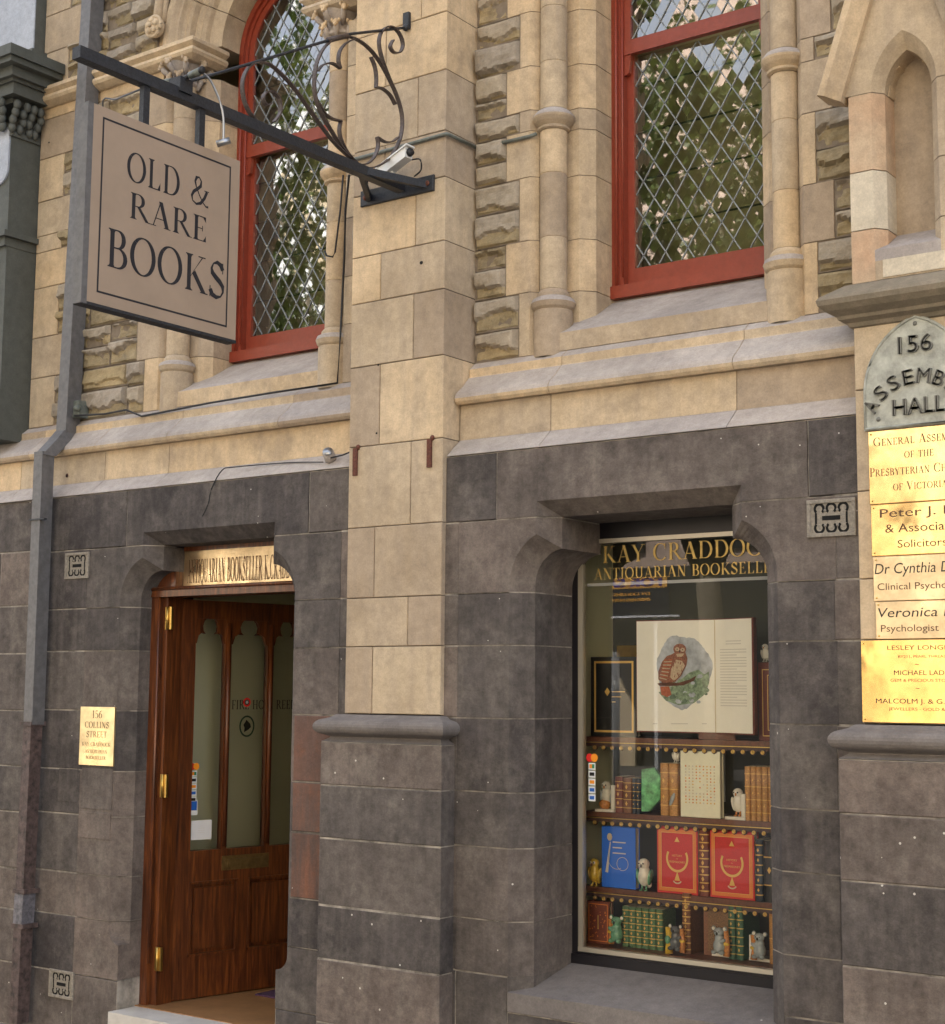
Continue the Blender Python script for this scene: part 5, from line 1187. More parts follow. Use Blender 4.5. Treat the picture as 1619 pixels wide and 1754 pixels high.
book_face(bx(1126, 1530, .57), bx(1196, 1530, .57), Z3, .295, .045, 'leather_red', 'left of the two red books with gilt horseshoe emblem', y=.57, decor=dec_redgold, group='red books with gilt emblem')
book_spine(bx(1198, 1530), bx(1215, 1530), Z3, .290, .12, 'leather_maroon', 'tooled maroon spine standing between the two red books', bands=8)
book_face(bx(1217, 1530, .57), bx(1293, 1530, .57), Z3, .293, .045, 'leather_red', 'right of the two red books with gilt horseshoe emblem', y=.57, decor=dec_redgold, group='red books with gilt emblem')
book_spine(bx(1295, 1540), bx(1308, 1540), Z3, .265, .12, 'leather_navy', 'navy spine with gilt ornaments right of the red books', bands=6)
book_spine(bx(1309, 1540), bx(1332, 1540), Z3, .262, .12, 'leather_black', 'plain black spine behind the right window edge', bands=2)
# bottom of the window
m = MB(); m.box(sx0+.0, sx1, SWY+.022, .9, .722, Z4, 'shelf_wood'); m.build('window_board', sw)
BY = .55
def dec_small(m, x0, x1, z0, h, y):
    frame_lines(m, x0+.008, x1-.008, z0+.010, z0+h-.010, y-.001, .004, 'orange_gilt'); c = ((x0+x1)/2, z0+h*.5)
    poly_y(m, [(c[0]-.004, c[1]-.03), (c[0]+.004, c[1]-.03), (c[0]+.003, c[1]+.03), (c[0], c[1]+.036), (c[0]-.003, c[1]+.03)], y-.0012, 'gilt')
    rnd = random.Random(4)
    for k in range(40):
        a_, b_ = rnd.uniform(x0+.015, x1-.015), rnd.uniform(z0+.02, z0+h-.02)
        if abs(a_-c[0]) < .01 and abs(b_-c[1]) < .04: continue
        s_ = rnd.uniform(.002, .004); poly_y(m, [(a_-s_, b_), (a_, b_-s_), (a_+s_, b_), (a_, b_+s_)], y-.001, 'orange_gilt')
book_face(bx(1006, 1630, BY), bx(1044, 1630, BY), Z4, .190, .03, 'leather_maroon', 'small maroon book with a gilt flame, bottom left of the window', y=BY, decor=dec_small)
koala(bx(1057, 1630, BY-.02), BY-.02, Z4+.010, .135, 'blue-grey koala figurine hugging a yellow trunk beside the green set', 0, 0, 'l', 'china_green', group='bottom row figurines', ends=False)
gx = [1067, 1078.5, 1090, 1101, 1113, 1125, 1137]
gl = ['green gilt-banded volume nearest the small maroon book', 'second green volume of the six-volume set, counting from the left', 'third green volume of the six-volume set, counting from the left', 'fourth green volume of the six-volume set, counting from the left', 'fifth green volume of the six-volume set, counting from the left', 'last green volume of the six-volume set, widest end board showing']
for k in range(6): book_spine(bx(gx[k], 1650, .56), bx(gx[k+1], 1650, .56)-.0015, Z4, .180, .12, 'leather_green', gl[k], y=.56, bands=6, group='set of six green volumes')
koala(bx(1158, 1640, BY-.03), BY-.03, Z4+.010, .125, 'dark grey koala figurine beside a yellow trunk, before the brown spine', 0, 0, 'r', 'china_dkgrey', group='bottom row figurines', ends=False)
m = MB(); xx = bx(1146, 1640, BY-.03); m.tube([(xx, BY-.03, Z4), (xx+.003, BY-.03, Z4+.06), (xx-.004, BY-.03, Z4+.115)], [.020, .014, .013], 'china_yellow', 10); m.ell((xx, BY-.04, Z4+.06), (.014, .012, .02), 'china_green', 10, 8); tag(m.build('stump_ornament'), 'yellow and green glazed stump beside the dark grey koala', 'ornament')
book_spine(bx(1170, 1660, .56), bx(1184, 1660, .56), Z4, .262, .14, 'leather_brown', 'tall brown ribbed spine between green set and speckled book', y=.56, bands=9)
b = book_face(bx(1206, 1660, .585), bx(1262, 1660, .585), Z4, .262, .03, 'leather_brown', 'large brown book with a speckled board behind the koala', y=.585, decor=lambda m, x0, x1, z0, h, y: poly_y(m, [(x0+.022, z0+.02), (x1-.004, z0+.02), (x1-.004, z0+h-.03), (x0+.022, z0+h-.03)], y-.001, 'speckled_board'))
koala(bx(1233, 1640, BY-.03), BY-.03, Z4+.016, .13, 'pale grey koala bookend in front of the speckled book', bx(1213, 1660, .52), bx(1249, 1660, .52), 'r')
for k, (a_, b_, lab) in enumerate(((1249, 1261, 'dark green spine with gilt thistles, left of the pair'), (1262, 1275, 'dark green spine with gilt thistles, right of the pair'))): book_spine(bx(a_, 1660, .56), bx(b_, 1660, .56), Z4, .228, .16, 'leather_dkgreen', lab, y=.56, bands=6, gold='gilt', group='pair of dark green volumes')
koala(bx(1302, 1650, BY-.03), BY-.03, Z4+.016, .125, 'grey koala bookend with white ears at the bottom right', bx(1277, 1670, .52), bx(1315, 1670, .52), 'l')
book_spine(bx(1319, 1670, .56), bx(1332, 1670, .56), Z4, .21, .12, 'leather_tan', 'tan book edge at the bottom right corner of the window', y=.56, bands=1)
bld['category'] = 'building'
m = MB(); rl = random.Random(2)
for k in range(38):
    px_ = 1065+355*rl.random()**.9; p = P(px_, 716-(px_-1065)*.088+rl.uniform(-2, 2), .122); w_ = rl.uniform(.008, .035); h_ = rl.uniform(.002, .006)
    m.add([(p.x, .1255, 3.090+rl.uniform(0, .004)), (p.x+w_, .1255, 3.090), (p.x+w_*.8, .1258, 3.092+h_), (p.x+w_*.2, .1258, 3.093+h_)], [(0, 1, 2, 3)], 'lime')
for (x_, y_, r_) in ((722, 450, .012), (648, 625, .006), (645, 742, .006), (84, 244, .007), (1030, 205, .005)):
    p = P(x_, y_, 0 if 600 < x_ < 760 else YU if x_ < 600 else .5); m = MB(); m.ell((p.x, p.y, p.z), (r_, .003, r_*.8), 'void', 10, 6); m.build('bolt_hole', bld)
p = P(115, 815, .13); m = MB(); m.ell((p.x, .132, p.z), (.022, .004, .022), 'rust', 12, 6); m.ell((p.x, .128, p.z), (.007, .004, .007), 'void', 8, 6); m.build('rusted_fixing', bld)
for q in ((139, 1318, 194, 1384), (134, 1394, 190, 1434), (100, 1318, 134, 1372)):
    a_, b_ = P(q[0], q[3], YB), P(q[2], q[1], YB); m = MB(); m.bbox_(a_.x, min(b_.x, DA-.004), YB-.0035, YB+.01, a_.z, b_.z, 'bluestone', .001); m.build('cement_patch', bld)

# =================================================================== THINGS ON THE WALL
# ---- air vents
def vent(px_, py_, sz, label, h=.150, w_=.205, frame=.0):
    c = P(px_, py_, YB); x, z = c.x, c.z
    v = empty('air_vent', (x, YB, z-h/2), label, 'vent', 'cast vents in the bluestone')
    m = MB(); b_ = .016; y0, y1 = YB-.010, YB+.01
    for q in ((-w_/2, w_/2, -h/2, -h/2+b_), (-w_/2, w_/2, h/2-b_, h/2), (-w_/2, -w_/2+b_, -h/2+b_, h/2-b_), (w_/2-b_, w_/2, -h/2+b_, h/2-b_)): m.bbox_(x+q[0], x+q[1], y0, y1, z+q[2], z+q[3], 'grille', .002)
    m.box(x-w_/2+b_, x+w_/2-b_, YB-.004, YB+.01, z-h/2+b_, z+h/2-b_, 'grille'); m.build('frame', v)
    m = MB(); y = YB-.0052; sx, sz_ = w_*.30, h*.27
    def ring_(cx_, cz_, r_, a0, a1, t_): ringarc(m, (x+cx_, z+cz_), r_, t_, a0, a1, y, 'void', 16)
    for i in (-1, 0, 1):
        for j in (-1, 1): ring_(i*sx*.82, j*sz_*.95, .0185, (0 if j > 0 else 180)-50, (0 if j > 0 else 180)+230, .0052)
    m.box(x-sx*.62, x+sx*.62, y-.0003, y, z-.009, z+.009, 'void'); m.box(x-sx*1.12, x-sx*.98, y-.0003, y, z-.022, z+.022, 'void'); m.box(x+sx*.98, x+sx*1.12, y-.0003, y, z-.022, z+.022, 'void'); m.build('openings', v)
    m = MB()
    for i in (-.5, .5): m.ell((x+i*sx*.84, y, z+sz_*.75), (.006, .006, .006), 'grille', 8, 6); m.ell((x+i*sx*.84, y, z-sz_*.75), (.006, .006, .006), 'grille', 8, 6)
    m.build('boss', v)
vent(133, 969, 1, 'stone air vent high left of the doorway'); vent(106, 1686, 1, 'stone air vent low on the wall left of the step'); vent(1425, 887, 1, 'stone air vent between shop window and brass plates')

# ---- drainpipe
dp = empty('drainpipe', (-7.2, .1, 0), 'grey square drainpipe running down the left end of the facade', 'drainpipe')
def pipe_seg(pts, wd, dp_, mat, name):
    m = MB(); r_ = []
    for x, y, z in pts: r_.append([(x, y, z), (x+wd, y, z), (x+wd, y+dp_, z), (x, y+dp_, z)])
    vs = [v for q in r_ for v in q]; m.add(vs, [(i*4+k, i*4+(k+1) % 4, (i+1)*4+(k+1) % 4, (i+1)*4+k) for i in range(len(r_)-1) for k in range(4)]+[(0, 3, 2, 1), tuple(range(len(vs)-4, len(vs)))], mat); return m.build(name, dp)
pipe_seg([(-7.305, .125, 3.40), (-7.21, .125, 6.6)], .088, .100, 'pipe_grey', 'upper_pipe')
pipe_seg([(-7.225, -.085, 1.695), (-7.23, -.085, 3.26)], .076, .085, 'pipe_grey', 'lower_pipe')
pipe_seg([(-7.232, -.087, 3.24), (-7.268, .035, 3.345), (-7.308, .123, 3.42)], .084, .095, 'pipe_grey', 'offset_elbow')
pipe_seg([(-7.235, -.085, .76), (-7.225, -.085, 1.690)], .068, .080, 'pipe_rust', 'rusted_pipe'); pipe_seg([(-7.242, -.088, .58), (-7.236, -.088, .755)], .074, .086, 'pipe_patch', 'repair_sleeve'); pipe_seg([(-7.242, -.085, .05), (-7.238, -.085, .575)], .068, .080, 'pipe_rust', 'rusted_pipe')
m = MB(); m.box(-7.245, -7.11, -.092, -.070, 2.86, 2.868, 'iron_black'); m.box(-7.33, -7.16, .17, .245, 3.50, 3.60, 'conduit_grey'); m.tube([(-7.18, .165, 3.55), (-7.15, .16, 3.55)], .018, 'conduit_grey', 8); m.build('bracket', dp)
for z in (1.7, .77, .58): m = MB(); m.box(-7.25, -7.15, -.092, .015, z-.012, z+.012, 'pipe_rust'); m.build('collar', dp)

# ---- neighbouring grey building
nb = empty('neighbour_building', (-8.0, .1, 0), 'dark grey painted classical building with a carved capital at the far left', 'building')
m = MB(); m.box(-8.7, XE-.005, .03, .6, 3.40, 5.35, 'painted_grey'); m.build('pilaster', nb)
m = MB(); pr = [(-8.7, 5.36), (XE-.012, 5.36), (XE-.012, 5.10)]+[(XE-.112+.10*math.cos(R(q)), 5.10-.10*math.sin(R(q))) for q in range(15, 91, 15)]+[(-8.7, 5.0)]
m.prism(pr, 'y', .018, .035, 'painted_light'); m.build('panel', nb)
m = MB(); m.box(-8.7, XE-.08, .018, .035, 3.5, 4.56, 'painted_light'); m.build('panel', nb)
m = MB(); m.box(-8.7, XE+.0, .01, .24, 4.60, 4.66, 'painted_grey'); m.box(-8.7, XE+.03, -.015, .24, 4.655, 4.69, 'painted_grey'); m.build('astragal', nb)
m = MB(); m.box(-8.7, XE-.003, .172, .6, 5.90, 7.2, 'painted_grey'); m.box(-8.7, XE-.006, .164, .2, 5.90, 7.2, 'painted_light'); m.box(-8.7, XE+.03, .13, .6, 5.78, 5.90, 'painted_grey'); m.build('upper_pilaster', nb)
m = MB()
for d, a_, b_ in ((.22, 5.715, 5.78), (.20, 5.68, 5.715), (.15, 5.62, 5.68), (.12, 5.60, 5.62), (.10, 5.53, 5.60)): m.box(-8.7, XE+d, .05-d, .24, a_, b_, 'painted_grey')
m.build('cornice', nb)
m = MB(); rr_ = random.Random(9)
for k in range(7):
    x = -8.35+.10*k
    for q in range(4): m.ell((x+rr_.uniform(-.02, .02), -.01-.012*q, 5.36+.045*q), (.030, .026, .036), 'painted_grey', 8, 6)
for k in range(4):
    for q in range(4): m.ell((XE+.012+.016*q, .02+.06*k+rr_.uniform(-.01, .01), 5.35+.045*q), (.026, .024, .034), 'painted_grey', 8, 6)
m.box(-8.7, XE+.03, .0, .24, 5.50, 5.53, 'painted_grey'); m.box(-8.7, XE+.008, .02, .24, 5.30, 5.33, 'painted_grey'); m.build('capital', nb)
m = MB(); m.box(-12, XE-.02, .2, 9, 0, 12, 'painted_grey'); m.build('wall', nb)

# ---- hanging sign: bracket and board
XS = -4.565; KS = 4.565/4.615
def sy_(y): return -5.7+(y+5.7)*KS
def sz_(z): return 1.9+(z-1.9)*KS
br = empty('sign_bracket', (XS, 0, 4.35), 'wrought iron sign bracket with scrolls bolted to the sandstone pillar', 'bracket')
BZ0, BZ1 = sz_(4.355), sz_(4.372)
m = MB(); m.obox((XS-.024, -2.035, BZ0-.024), (.048, 0, 0), (0, 2.0, BZ1-BZ0), (0, 0, .048), 'iron_black'); m.build('beam', br)
m = MB()
for xe in (-4.79, -4.43): m.tube([(XS, -.35, 4.345), (xe, -.012, 4.34)], (.018, .012), 'iron_black', flat=(0, 0, 1))
m.build('brace', br)
m = MB(); m.bbox_(-4.845, -4.385, -.016, -.001, 4.305, 4.385, 'iron_black', .003)
for x in (-4.81, -4.42): m.ell((x, -.018, 4.345), (.014, .010, .014), 'rust', 8, 6)
m.build('wall_plate', br)
def zp(x, y): v = PX(380+x/3.855, y/3.855, XS); return v
def smooth_pts(pts, n=5):
    V = [Vector(p) for p in pts]; out = []
    for i in range(len(V)-1):
        p0, p1, p2, p3 = V[max(i-1, 0)], V[i], V[i+1], V[min(i+2, len(V)-1)]
        for k in range(n):
            t = k/n; out.append(.5*((2*p1)+(-p0+p2)*t+(2*p0-5*p1+4*p2-p3)*t*t+(-p0+3*p1-3*p2+p3)*t**3))
    return out+[V[-1]]
scrolls = [
    [(890, 1075), (760, 960), (640, 810), (480, 585), (350, 450), (270, 412), (200, 425), (152, 485), (134, 570), (150, 670), (185, 745), (225, 795)],
    [(345, 805), (385, 740), (378, 655), (335, 605), (290, 612), (272, 650), (292, 690), (320, 685)],
    [(885, 1080), (800, 980), (715, 850), (645, 720), (612, 600), (618, 455), (655, 345), (730, 262), (810, 238), (905, 268), (1000, 350), (1090, 490), (1165, 660), (1192, 800), (1172, 930), (1110, 1040), (1020, 1100), (930, 1108), (890, 1085)],
    [(1110, 530), (1062, 400), (1038, 290), (1052, 215), (1095, 175), (1145, 190), (1182, 240), (1195, 300), (1175, 345), (1135, 345), (1112, 305), (1130, 265)],
    [(630, 470), (665, 430), (715, 416), (750, 428), (783, 452)], [(783, 452), (770, 400), (780, 335), (820, 285), (865, 262)],
    [(985, 375), (1010, 440), (1020, 510), (1018, 575)], [(1018, 575), (1065, 588), (1112, 630), (1145, 690)],
    [(1165, 905), (1125, 935), (1078, 937), (1025, 905)], [(1025, 905), (1032, 960), (1010, 1030), (965, 1078), (905, 1090)],
    [(638, 680), (675, 745), (725, 782), (785, 800)], [(785, 800), (776, 860), (790, 930), (825, 1000), (870, 1060)]]
for sc in scrolls:
    m = MB(); m.tube(smooth_pts([zp(*p) for p in sc]), (.011, .0032), 'iron_scroll', flat=(1, 0, 0)); m.build('scroll', br)
m = MB(); lug = Vector((XS, -.02, 5.17)); m.tube([lug, zp(840, 225), zp(-380+290+90-0, 0) if False else PX(385, 122, XS), PX(300, 146, XS)+Vector((0, 0, .0))], .007, 'iron_black', 8); m.ell(lug+Vector((0, .0, 0)), (.018, .015, .018), 'iron_black', 8, 6)
m.tube([zp(700, 265), zp(830, 235)], .013, 'iron_scroll', 8); m.build('tie_rod', br)
m = MB(); m.box(XS-.018, XS+.018, -.02, -.001, 5.165, 5.25, 'iron_black'); m.build('wall_lug', br)
sg = empty('hanging_sign', (XS, -1.52, 3.38), 'square tan shop sign lettered OLD & RARE BOOKS hanging from the bracket', 'sign')
sy0, sy1, sz0, sz1 = sy_(-1.917), sy_(-1.113), sz_(3.380), sz_(4.170)
m = MB(); m.box(XS-.022, XS+.022, sy0, sy1, sz0, sz1, 'sign_face'); m.build('board', sg)
m = MB(); m.box(XS-.030, XS+.0228, sy0-.028, sy0-.0005, sz0-.01, sz1, 'pipe_grey'); m.box(XS-.030, XS+.0225, sy0-.02, sy1+.004, sz0-.012, sz0-.0005, 'iron_black'); m.build('edging', sg)
m = MB(); xs = XS+.0226
for q in ((-1.871, -1.167, 4.122, 4.130), (-1.871, -1.167, 3.425, 3.433), (-1.871, -1.863, 3.433, 4.122), (-1.175, -1.167, 3.433, 4.122)): m.add([(xs, sy_(a_), sz_(b_)) for a_, b_ in ((q[0], q[2]), (q[1], q[2]), (q[1], q[3]), (q[0], q[3]))], [(0, 1, 2, 3)], 'sign_ink')
m.keep = True; m.build('border_line', sg)
UY = Vector((0, 1, 0)); NX = Vector((1, 0, 0))
for s_, y0, y1, zb_, h_ in (('OLD &', -1.742, -1.295, 3.912, .120), ('RARE', -1.725, -1.300, 3.762, .105), ('BOOKS', -1.832, -1.190, 3.540, .153)):
    m = MB(); m.keep = True; serif_line(m, s_, (xs+.0003, sy_(y0), sz_(zb_)), UY, UZ, NX, h_, 'sign_ink', width=y1-y0, gap=.05); m.build('lettering', sg)
for y in (-1.686, -1.380):
    m = MB(); m.box(XS-.013, XS+.013, y-.016, y+.016, sz1, BZ0-.018, 'iron_black'); m.build('hanger', sg)
# picture lights clamped on the beam
pl = empty('sign_lamp', (XS, -1.49, 4.42), 'pair of small cylindrical spotlights clamped on top of the sign beam', 'lamp')
ca, cb, cc = PX(318, 139, XS+.10), PX(262, 156, XS-.10), Vector((XS, -1.49, 4.405))
for p_, sg_ in ((ca, 1), (cb, -1)):
    p_ = Vector((XS+sg_*.12, -1.50-.0, 4.41)); m = MB(); m.tube([cc, p_*.45+cc*.55], .010, 'iron_black', 8); m.tube([p_*.45+cc*.55, p_], .015, 'conduit_grey', 12); m.tube([p_, p_+(p_-cc).normalized()*.015], .015, 'black_rubber', 12); m.build('lamp_body', pl)
m = MB(); m.box(XS-.035, XS+.035, -1.53, -1.46, 4.338, 4.40, 'iron_black'); m.build('clamp', pl)
m = MB(); q0 = Vector((XS+.11, -1.50, 4.415)); m.tube(smooth_pts([q0, q0+Vector((.01, .06, -.03)), q0+Vector((.02, .12, -.14)), q0+Vector((.02, .13, -.27))]), .005, 'steel', 6); e_ = q0+Vector((.02, .13, -.27)); m.tube([e_+Vector((-.02, -.018, -.01)), e_+Vector((.018, .02, .01))], .014, 'steel', 10); m.build('cable_arm', pl)
m = MB(); q1 = Vector((XS-.15, -1.5, 4.42)); m.tube(smooth_pts([q1, PX(228, 158, -4.9), PX(200, 170, -5.3), PX(176, 184, -5.8), Vector((-6.9, .22, 4.9))]), .004, 'black_rubber', 6); tag(m.build('cable'), 'thin black cable running from the sign lamps to the left wall', 'cable')

# ---- security camera beside the bracket
sc_ = empty('security_camera', (-4.62, -.05, 4.40), 'small white security camera mounted just above the bracket plate', 'camera')
d_ = (PX(703, 276, -4.50)-PX(642, 308, -4.60)); a0 = Vector((-4.66, -.06, 4.385)); u_ = Vector((.22, -.05, .055)); n_ = Vector((0, -.055, 0)); k_ = Vector((0, 0, .05))
m = MB(); m.obox(a0, u_, n_, k_, 'white_plastic'); m.obox(a0+Vector((0, .004, .05)), u_*1.06, n_*1.2, Vector((0, 0, .008)), 'white_plastic'); m.build('housing', sc_)
m = MB(); m.tube([a0+u_+n_*.5+k_*.5, a0+u_*1.08+n_*.5+k_*.5], .02, 'black_rubber', 12); m.build('lens', sc_)
m = MB(); m.tube([a0+u_*.4+Vector((0, -.03, 0)), a0+u_*.4+Vector((0, .05, -.05))], .010, 'white_plastic', 8); m.build('mount', sc_)
m = MB(); m.tube(smooth_pts([a0+u_, a0+u_*1.15+Vector((.02, 0, -.02)), a0+u_*1.1+Vector((.02, .02, -.06)), a0+u_*.9+Vector((0, .04, -.06))]), .004, 'black_rubber', 6)
m.tube(smooth_pts([a0, a0+Vector((-.05, .0, .05)), a0+Vector((-.11, .01, .04)), a0+Vector((-.14, .04, -.02))]), .008, 'black_rubber', 6); m.build('cable', sc_)

# ---- conduit and cables
m = MB(); zc = 4.562; cp = [(-4.92, -.012, zc-.0), (-4.316, -.012, zc+.01), (-4.306, -.004, zc+.01), (-4.306, .23, zc+.012), (-4.30, .232, zc+.008), (-3.99, .232, zc+.004), (-3.955, .24, zc+.012)]
m.tube(cp, .009, 'conduit_grey', 8); tag(m.build('conduit'), 'thin grey conduit wrapping the sandstone pillar level with the bracket', 'conduit')
m = MB(); cbl = [PX(598, 300, -4.93), P(592, 360, .20), P(590, 440, .22), P(584, 560, .22), P(578, 656, .20), P(470, 672, .19), P(360, 690, .19), P(243, 713, .19), P(216, 702, .19), P(180, 709, .18), P(128, 712, .16)]
m.tube(cbl, .006, 'black_rubber', 6); tag(m.build('cable'), 'black cable dropping beside the left window and along the sill', 'cable')
m = MB(); cbl = [P(588, 300, .20), P(583, 360, .2), P(574, 432, .2), P(570, 440, .2), P(560, 438, .2), P(556, 430, .2)]
m.tube(cbl, .005, 'black_rubber', 6); tag(m.build('cable'), 'short hooked cable hanging at the right of the arched window', 'cable')
for (pa, pb, lab) in (((610, 768), (611, 815), 'rusty iron cramp low on the left of the sandstone pillar'), ((737, 752), (734, 801), 'rusty iron cramp low on the right of the sandstone pillar')):
    a_, b_ = P(*pa, 0), P(*pb, 0); m = MB(); m.box(a_.x-.013, a_.x+.013, -.010, .001, b_.z, a_.z, 'rust'); m.ell((a_.x+.015, -.003, a_.z+.004), (.014, .008, .014), 'rust', 8, 6); tag(m.build('iron_cramp'), lab, 'bracket', 'iron cramps on the pillar')
a_ = P(566, 783, .07); m = MB(); m.tube([a_+Vector((-.01, .02, -.02)), a_+Vector((.01, -.03, .02))], .030, 'weathered_sky_tone', 12); m.tube([a_+Vector((.012, -.034, .022)), a_+Vector((.014, -.038, .025))], .026, 'steel', 12); tag(m.build('floodlight'), 'small round lamp resting on the ledge left of the pillar', 'lamp')
m = MB(); pts = [(a_.x+.03, .04, a_.z-.01), (a_.x+.10, .05, a_.z), (a_.x+.17, .06, a_.z+.02)]; m.tube(pts, .004, 'black_rubber', 6)
m.tube(smooth_pts([(a_.x-.03, .05, 3.045), (-5.4, .09, 3.07), tuple(P(402, 800, .06)), tuple(P(380, 806, .026)), tuple(P(362, 838, .02)), tuple(P(357, 862, .02)), tuple(P(347, 884, .02))]), .0032, 'black_rubber', 6)
tag(m.build('cable'), 'loose black cable hanging over the bluestone above the doorway', 'cable')

# ---- brass street plate by the door
def plate(name, x0, x1, z0, z1, y0, y1, mat, label, group, lines, screws=True, par=None):
    p = empty(name, ((x0+x1)/2, y1, z0), label, 'plaque', group)
    m = MB(); m.bbox_(x0, x1, y0, y1, z0, z1, mat, .0015); m.build('plate', p)
    for fn, s_, cx_, zb_, h_, w_, mt, kw in lines:
        m = MB(); m.keep = True; fn(m, s_, (cx_, y0-.0006, zb_), UX, UZ, NF, h_, mt, width=w_, **kw); m.build('lettering', p)
    if screws:
        m = MB()
        for x in (x0+.012, x1-.012):
            for z in (z0+.012, z1-.012): m.ell((x, y0-.001, z), (.004, .002, .004), 'brass', 8, 5)
        m.build('screw', p)
    return p
x0, x1 = -6.862, -6.578; cx_ = (x0+x1)/2; CC = {'align': 'c'}
plate('brass_plate', x0, x1, 1.478, 1.800, YB-.012, YB-.001, 'brass_small', 'brass plate reading 156 COLLINS STREET beside the doorway', None,
      [(serif_line, '156', cx_, 1.738, .042, .085, 'brass_letter', CC), (serif_line, 'COLLINS', cx_, 1.684, .034, .20, 'brass_letter', CC), (serif_line, 'STREET', cx_, 1.632, .034, .17, 'brass_letter', CC),
       (serif_line, 'KAY CRADDOCK', cx_, 1.584, .021, .235, 'brass_letter', CC), (serif_line, 'ANTIQUARIAN', cx_, 1.546, .018, .185, 'brass_letter', CC), (serif_line, 'BOOKSELLER', cx_, 1.512, .018, .165, 'brass_letter', CC)], screws=False)
# ---- plates on the portal pier
def dark(x): return x
X0, X1 = -2.238, -1.822; cx_ = -2.03; GP = 'brass plates on the portal pier'
def rows(*a): return list(a)
plate('brass_plate', -2.230, X1-.008, 2.634, 2.920, -.010, -.001, 'brass_polished', 'brass plate of the Presbyterian general assembly, topmost of the stack', GP,
      [(serif_line, 'General Assembly', cx_, 2.860, .034, .360, 'brass_letter', dict(align='c', smallcaps=True)), (serif_line, 'of the', cx_, 2.805, .032, .115, 'brass_letter', dict(align='c', smallcaps=True)), (serif_line, 'Presbyterian Church', cx_, 2.742, .034, .395, 'brass_letter', dict(align='c', smallcaps=True)), (serif_line, 'of Victoria', cx_, 2.682, .032, .21, 'brass_letter', dict(align='c', smallcaps=True))])
plate('brass_plate', -2.226, X1-.004, 2.432, 2.631, -.010, -.001, 'brass_polished', 'brass plate of the solicitors, second in the stack', GP,
      [(sans_line, 'Peter J. Bl', -2.190, 2.580, .033, .30, 'brass_letter', {}), (sans_line, '& Associates', -2.170, 2.520, .033, .30, 'brass_letter', {}), (sans_line, 'Solicitors', -2.122, 2.460, .030, .19, 'brass_letter', {})])
plate('brass_plate', -2.222, X1-.0, 2.258, 2.429, -.010, -.001, 'brass_satin', 'satin brass plate reading Clinical Psychologist in the stack', GP,
      [(sans_line, 'Dr Cynthia Dav', -2.216, 2.362, .040, .345, 'black_letter', dict(shear=.15)), (sans_line, 'Clinical Psychologist', -2.206, 2.300, .026, .37, 'brass_letter', {})])
plate('brass_plate', -2.216, X1-.0, 2.112, 2.255, -.010, -.001, 'brass_satin', 'satin brass plate reading Psychologist, fourth in the stack', GP,
      [(sans_line, 'Veronica R', -2.206, 2.195, .036, .29, 'black_letter', dict(shear=.15)), (sans_line, 'Psychologist', -2.196, 2.140, .026, .225, 'brass_letter', {})])
plate('brass_plate', -2.278, X1+.03, 1.795, 2.108, -.012, -.001, 'brass_polished', 'wide brass plate of jewellers and gem dealers, lowest in the stack', GP,
      [(sans_line, 'LESLEY LONGMU', -2.172, 2.070, .017, .27, 'brass_letter', {}), (sans_line, 'BY211, PEARL THREADING', -2.13, 2.040, .010, .22, 'brass_letter', {}), (sans_line, '~', -2.065, 2.008, .018, .015, 'black_letter', {}),
       (sans_line, 'MICHAEL LADE', -2.148, 1.975, .018, .21, 'black_letter', {}), (sans_line, 'GEM & PRECIOUS STONES', -2.162, 1.950, .011, .25, 'brass_letter', {}), (sans_line, '~', -2.065, 1.918, .018, .015, 'black_letter', {}),
       (sans_line, 'MALCOLM J. & G.D.', -2.222, 1.868, .018, .30, 'black_letter', {}), (sans_line, 'JEWELLERS - GOLD & SILVER', -2.172, 1.842, .011, .29, 'brass_letter', {})])
# cast arched plate
ap = empty('cast_plaque', (-2.03, 0, 2.925), 'grey pointed-arch cast plaque reading 156 ASSEMBLY HALL', 'plaque')
zb_, zs, zt_ = 2.924, 3.07, 3.362; HW = .214
def cpt(hw, z0, zs_, zt__, n=14):
    h = zt__-zs_; rr = (hw*hw+h*h)/(2*hw); out = []; am = math.asin(h/rr)
    right = [(-2.03+hw-rr+rr*math.cos(am*i/n), zs_+rr*math.sin(am*i/n)) for i in range(n+1)]
    return [(-2.03-hw, z0), (-2.03+hw, z0)]+right+[(2*-2.03-p[0], p[1]) for p in right[-2::-1]]
m = MB(); m.prism(cpt(HW, zb_, zs, zt_), 'y', -.014, -.001, 'bronze_plate'); m.build('plate', ap)
m = MB()
rim_ = cpt(HW-.006, zb_+.006, zs, zt_-.010); m.tube([(p[0], -.015, p[1]) for p in rim_]+[(rim_[0][0], -.015, rim_[0][1])], .005, 'bronze_plate', 6); m.build('rim', ap)
m = MB()
for x, z in ((-2.03, 3.325), (-2.185, 2.965), (-1.875, 2.965)): m.ell((x, -.016, z), (.009, .004, .009), 'bronze_letter', 10, 6)
m.build('bolt', ap)
m = MB(); sans_line(m, '156', (-2.03, -.020, 3.212), UX, UZ, NF, .066, 'bronze_letter', width=.132, align='c', ext=.05, bold=.0022); m.build('lettering', ap)
m = MB(); sans_line(m, 'HALL', (-2.022, -.020, 2.972), UX, UZ, NF, .062, 'bronze_letter', width=.205, align='c', ext=.05, bold=.0022); m.build('lettering', ap)
m = MB(); wd_ = 'ASSEMBLY'; cxa, cza, ra = -2.03, 2.905, .185
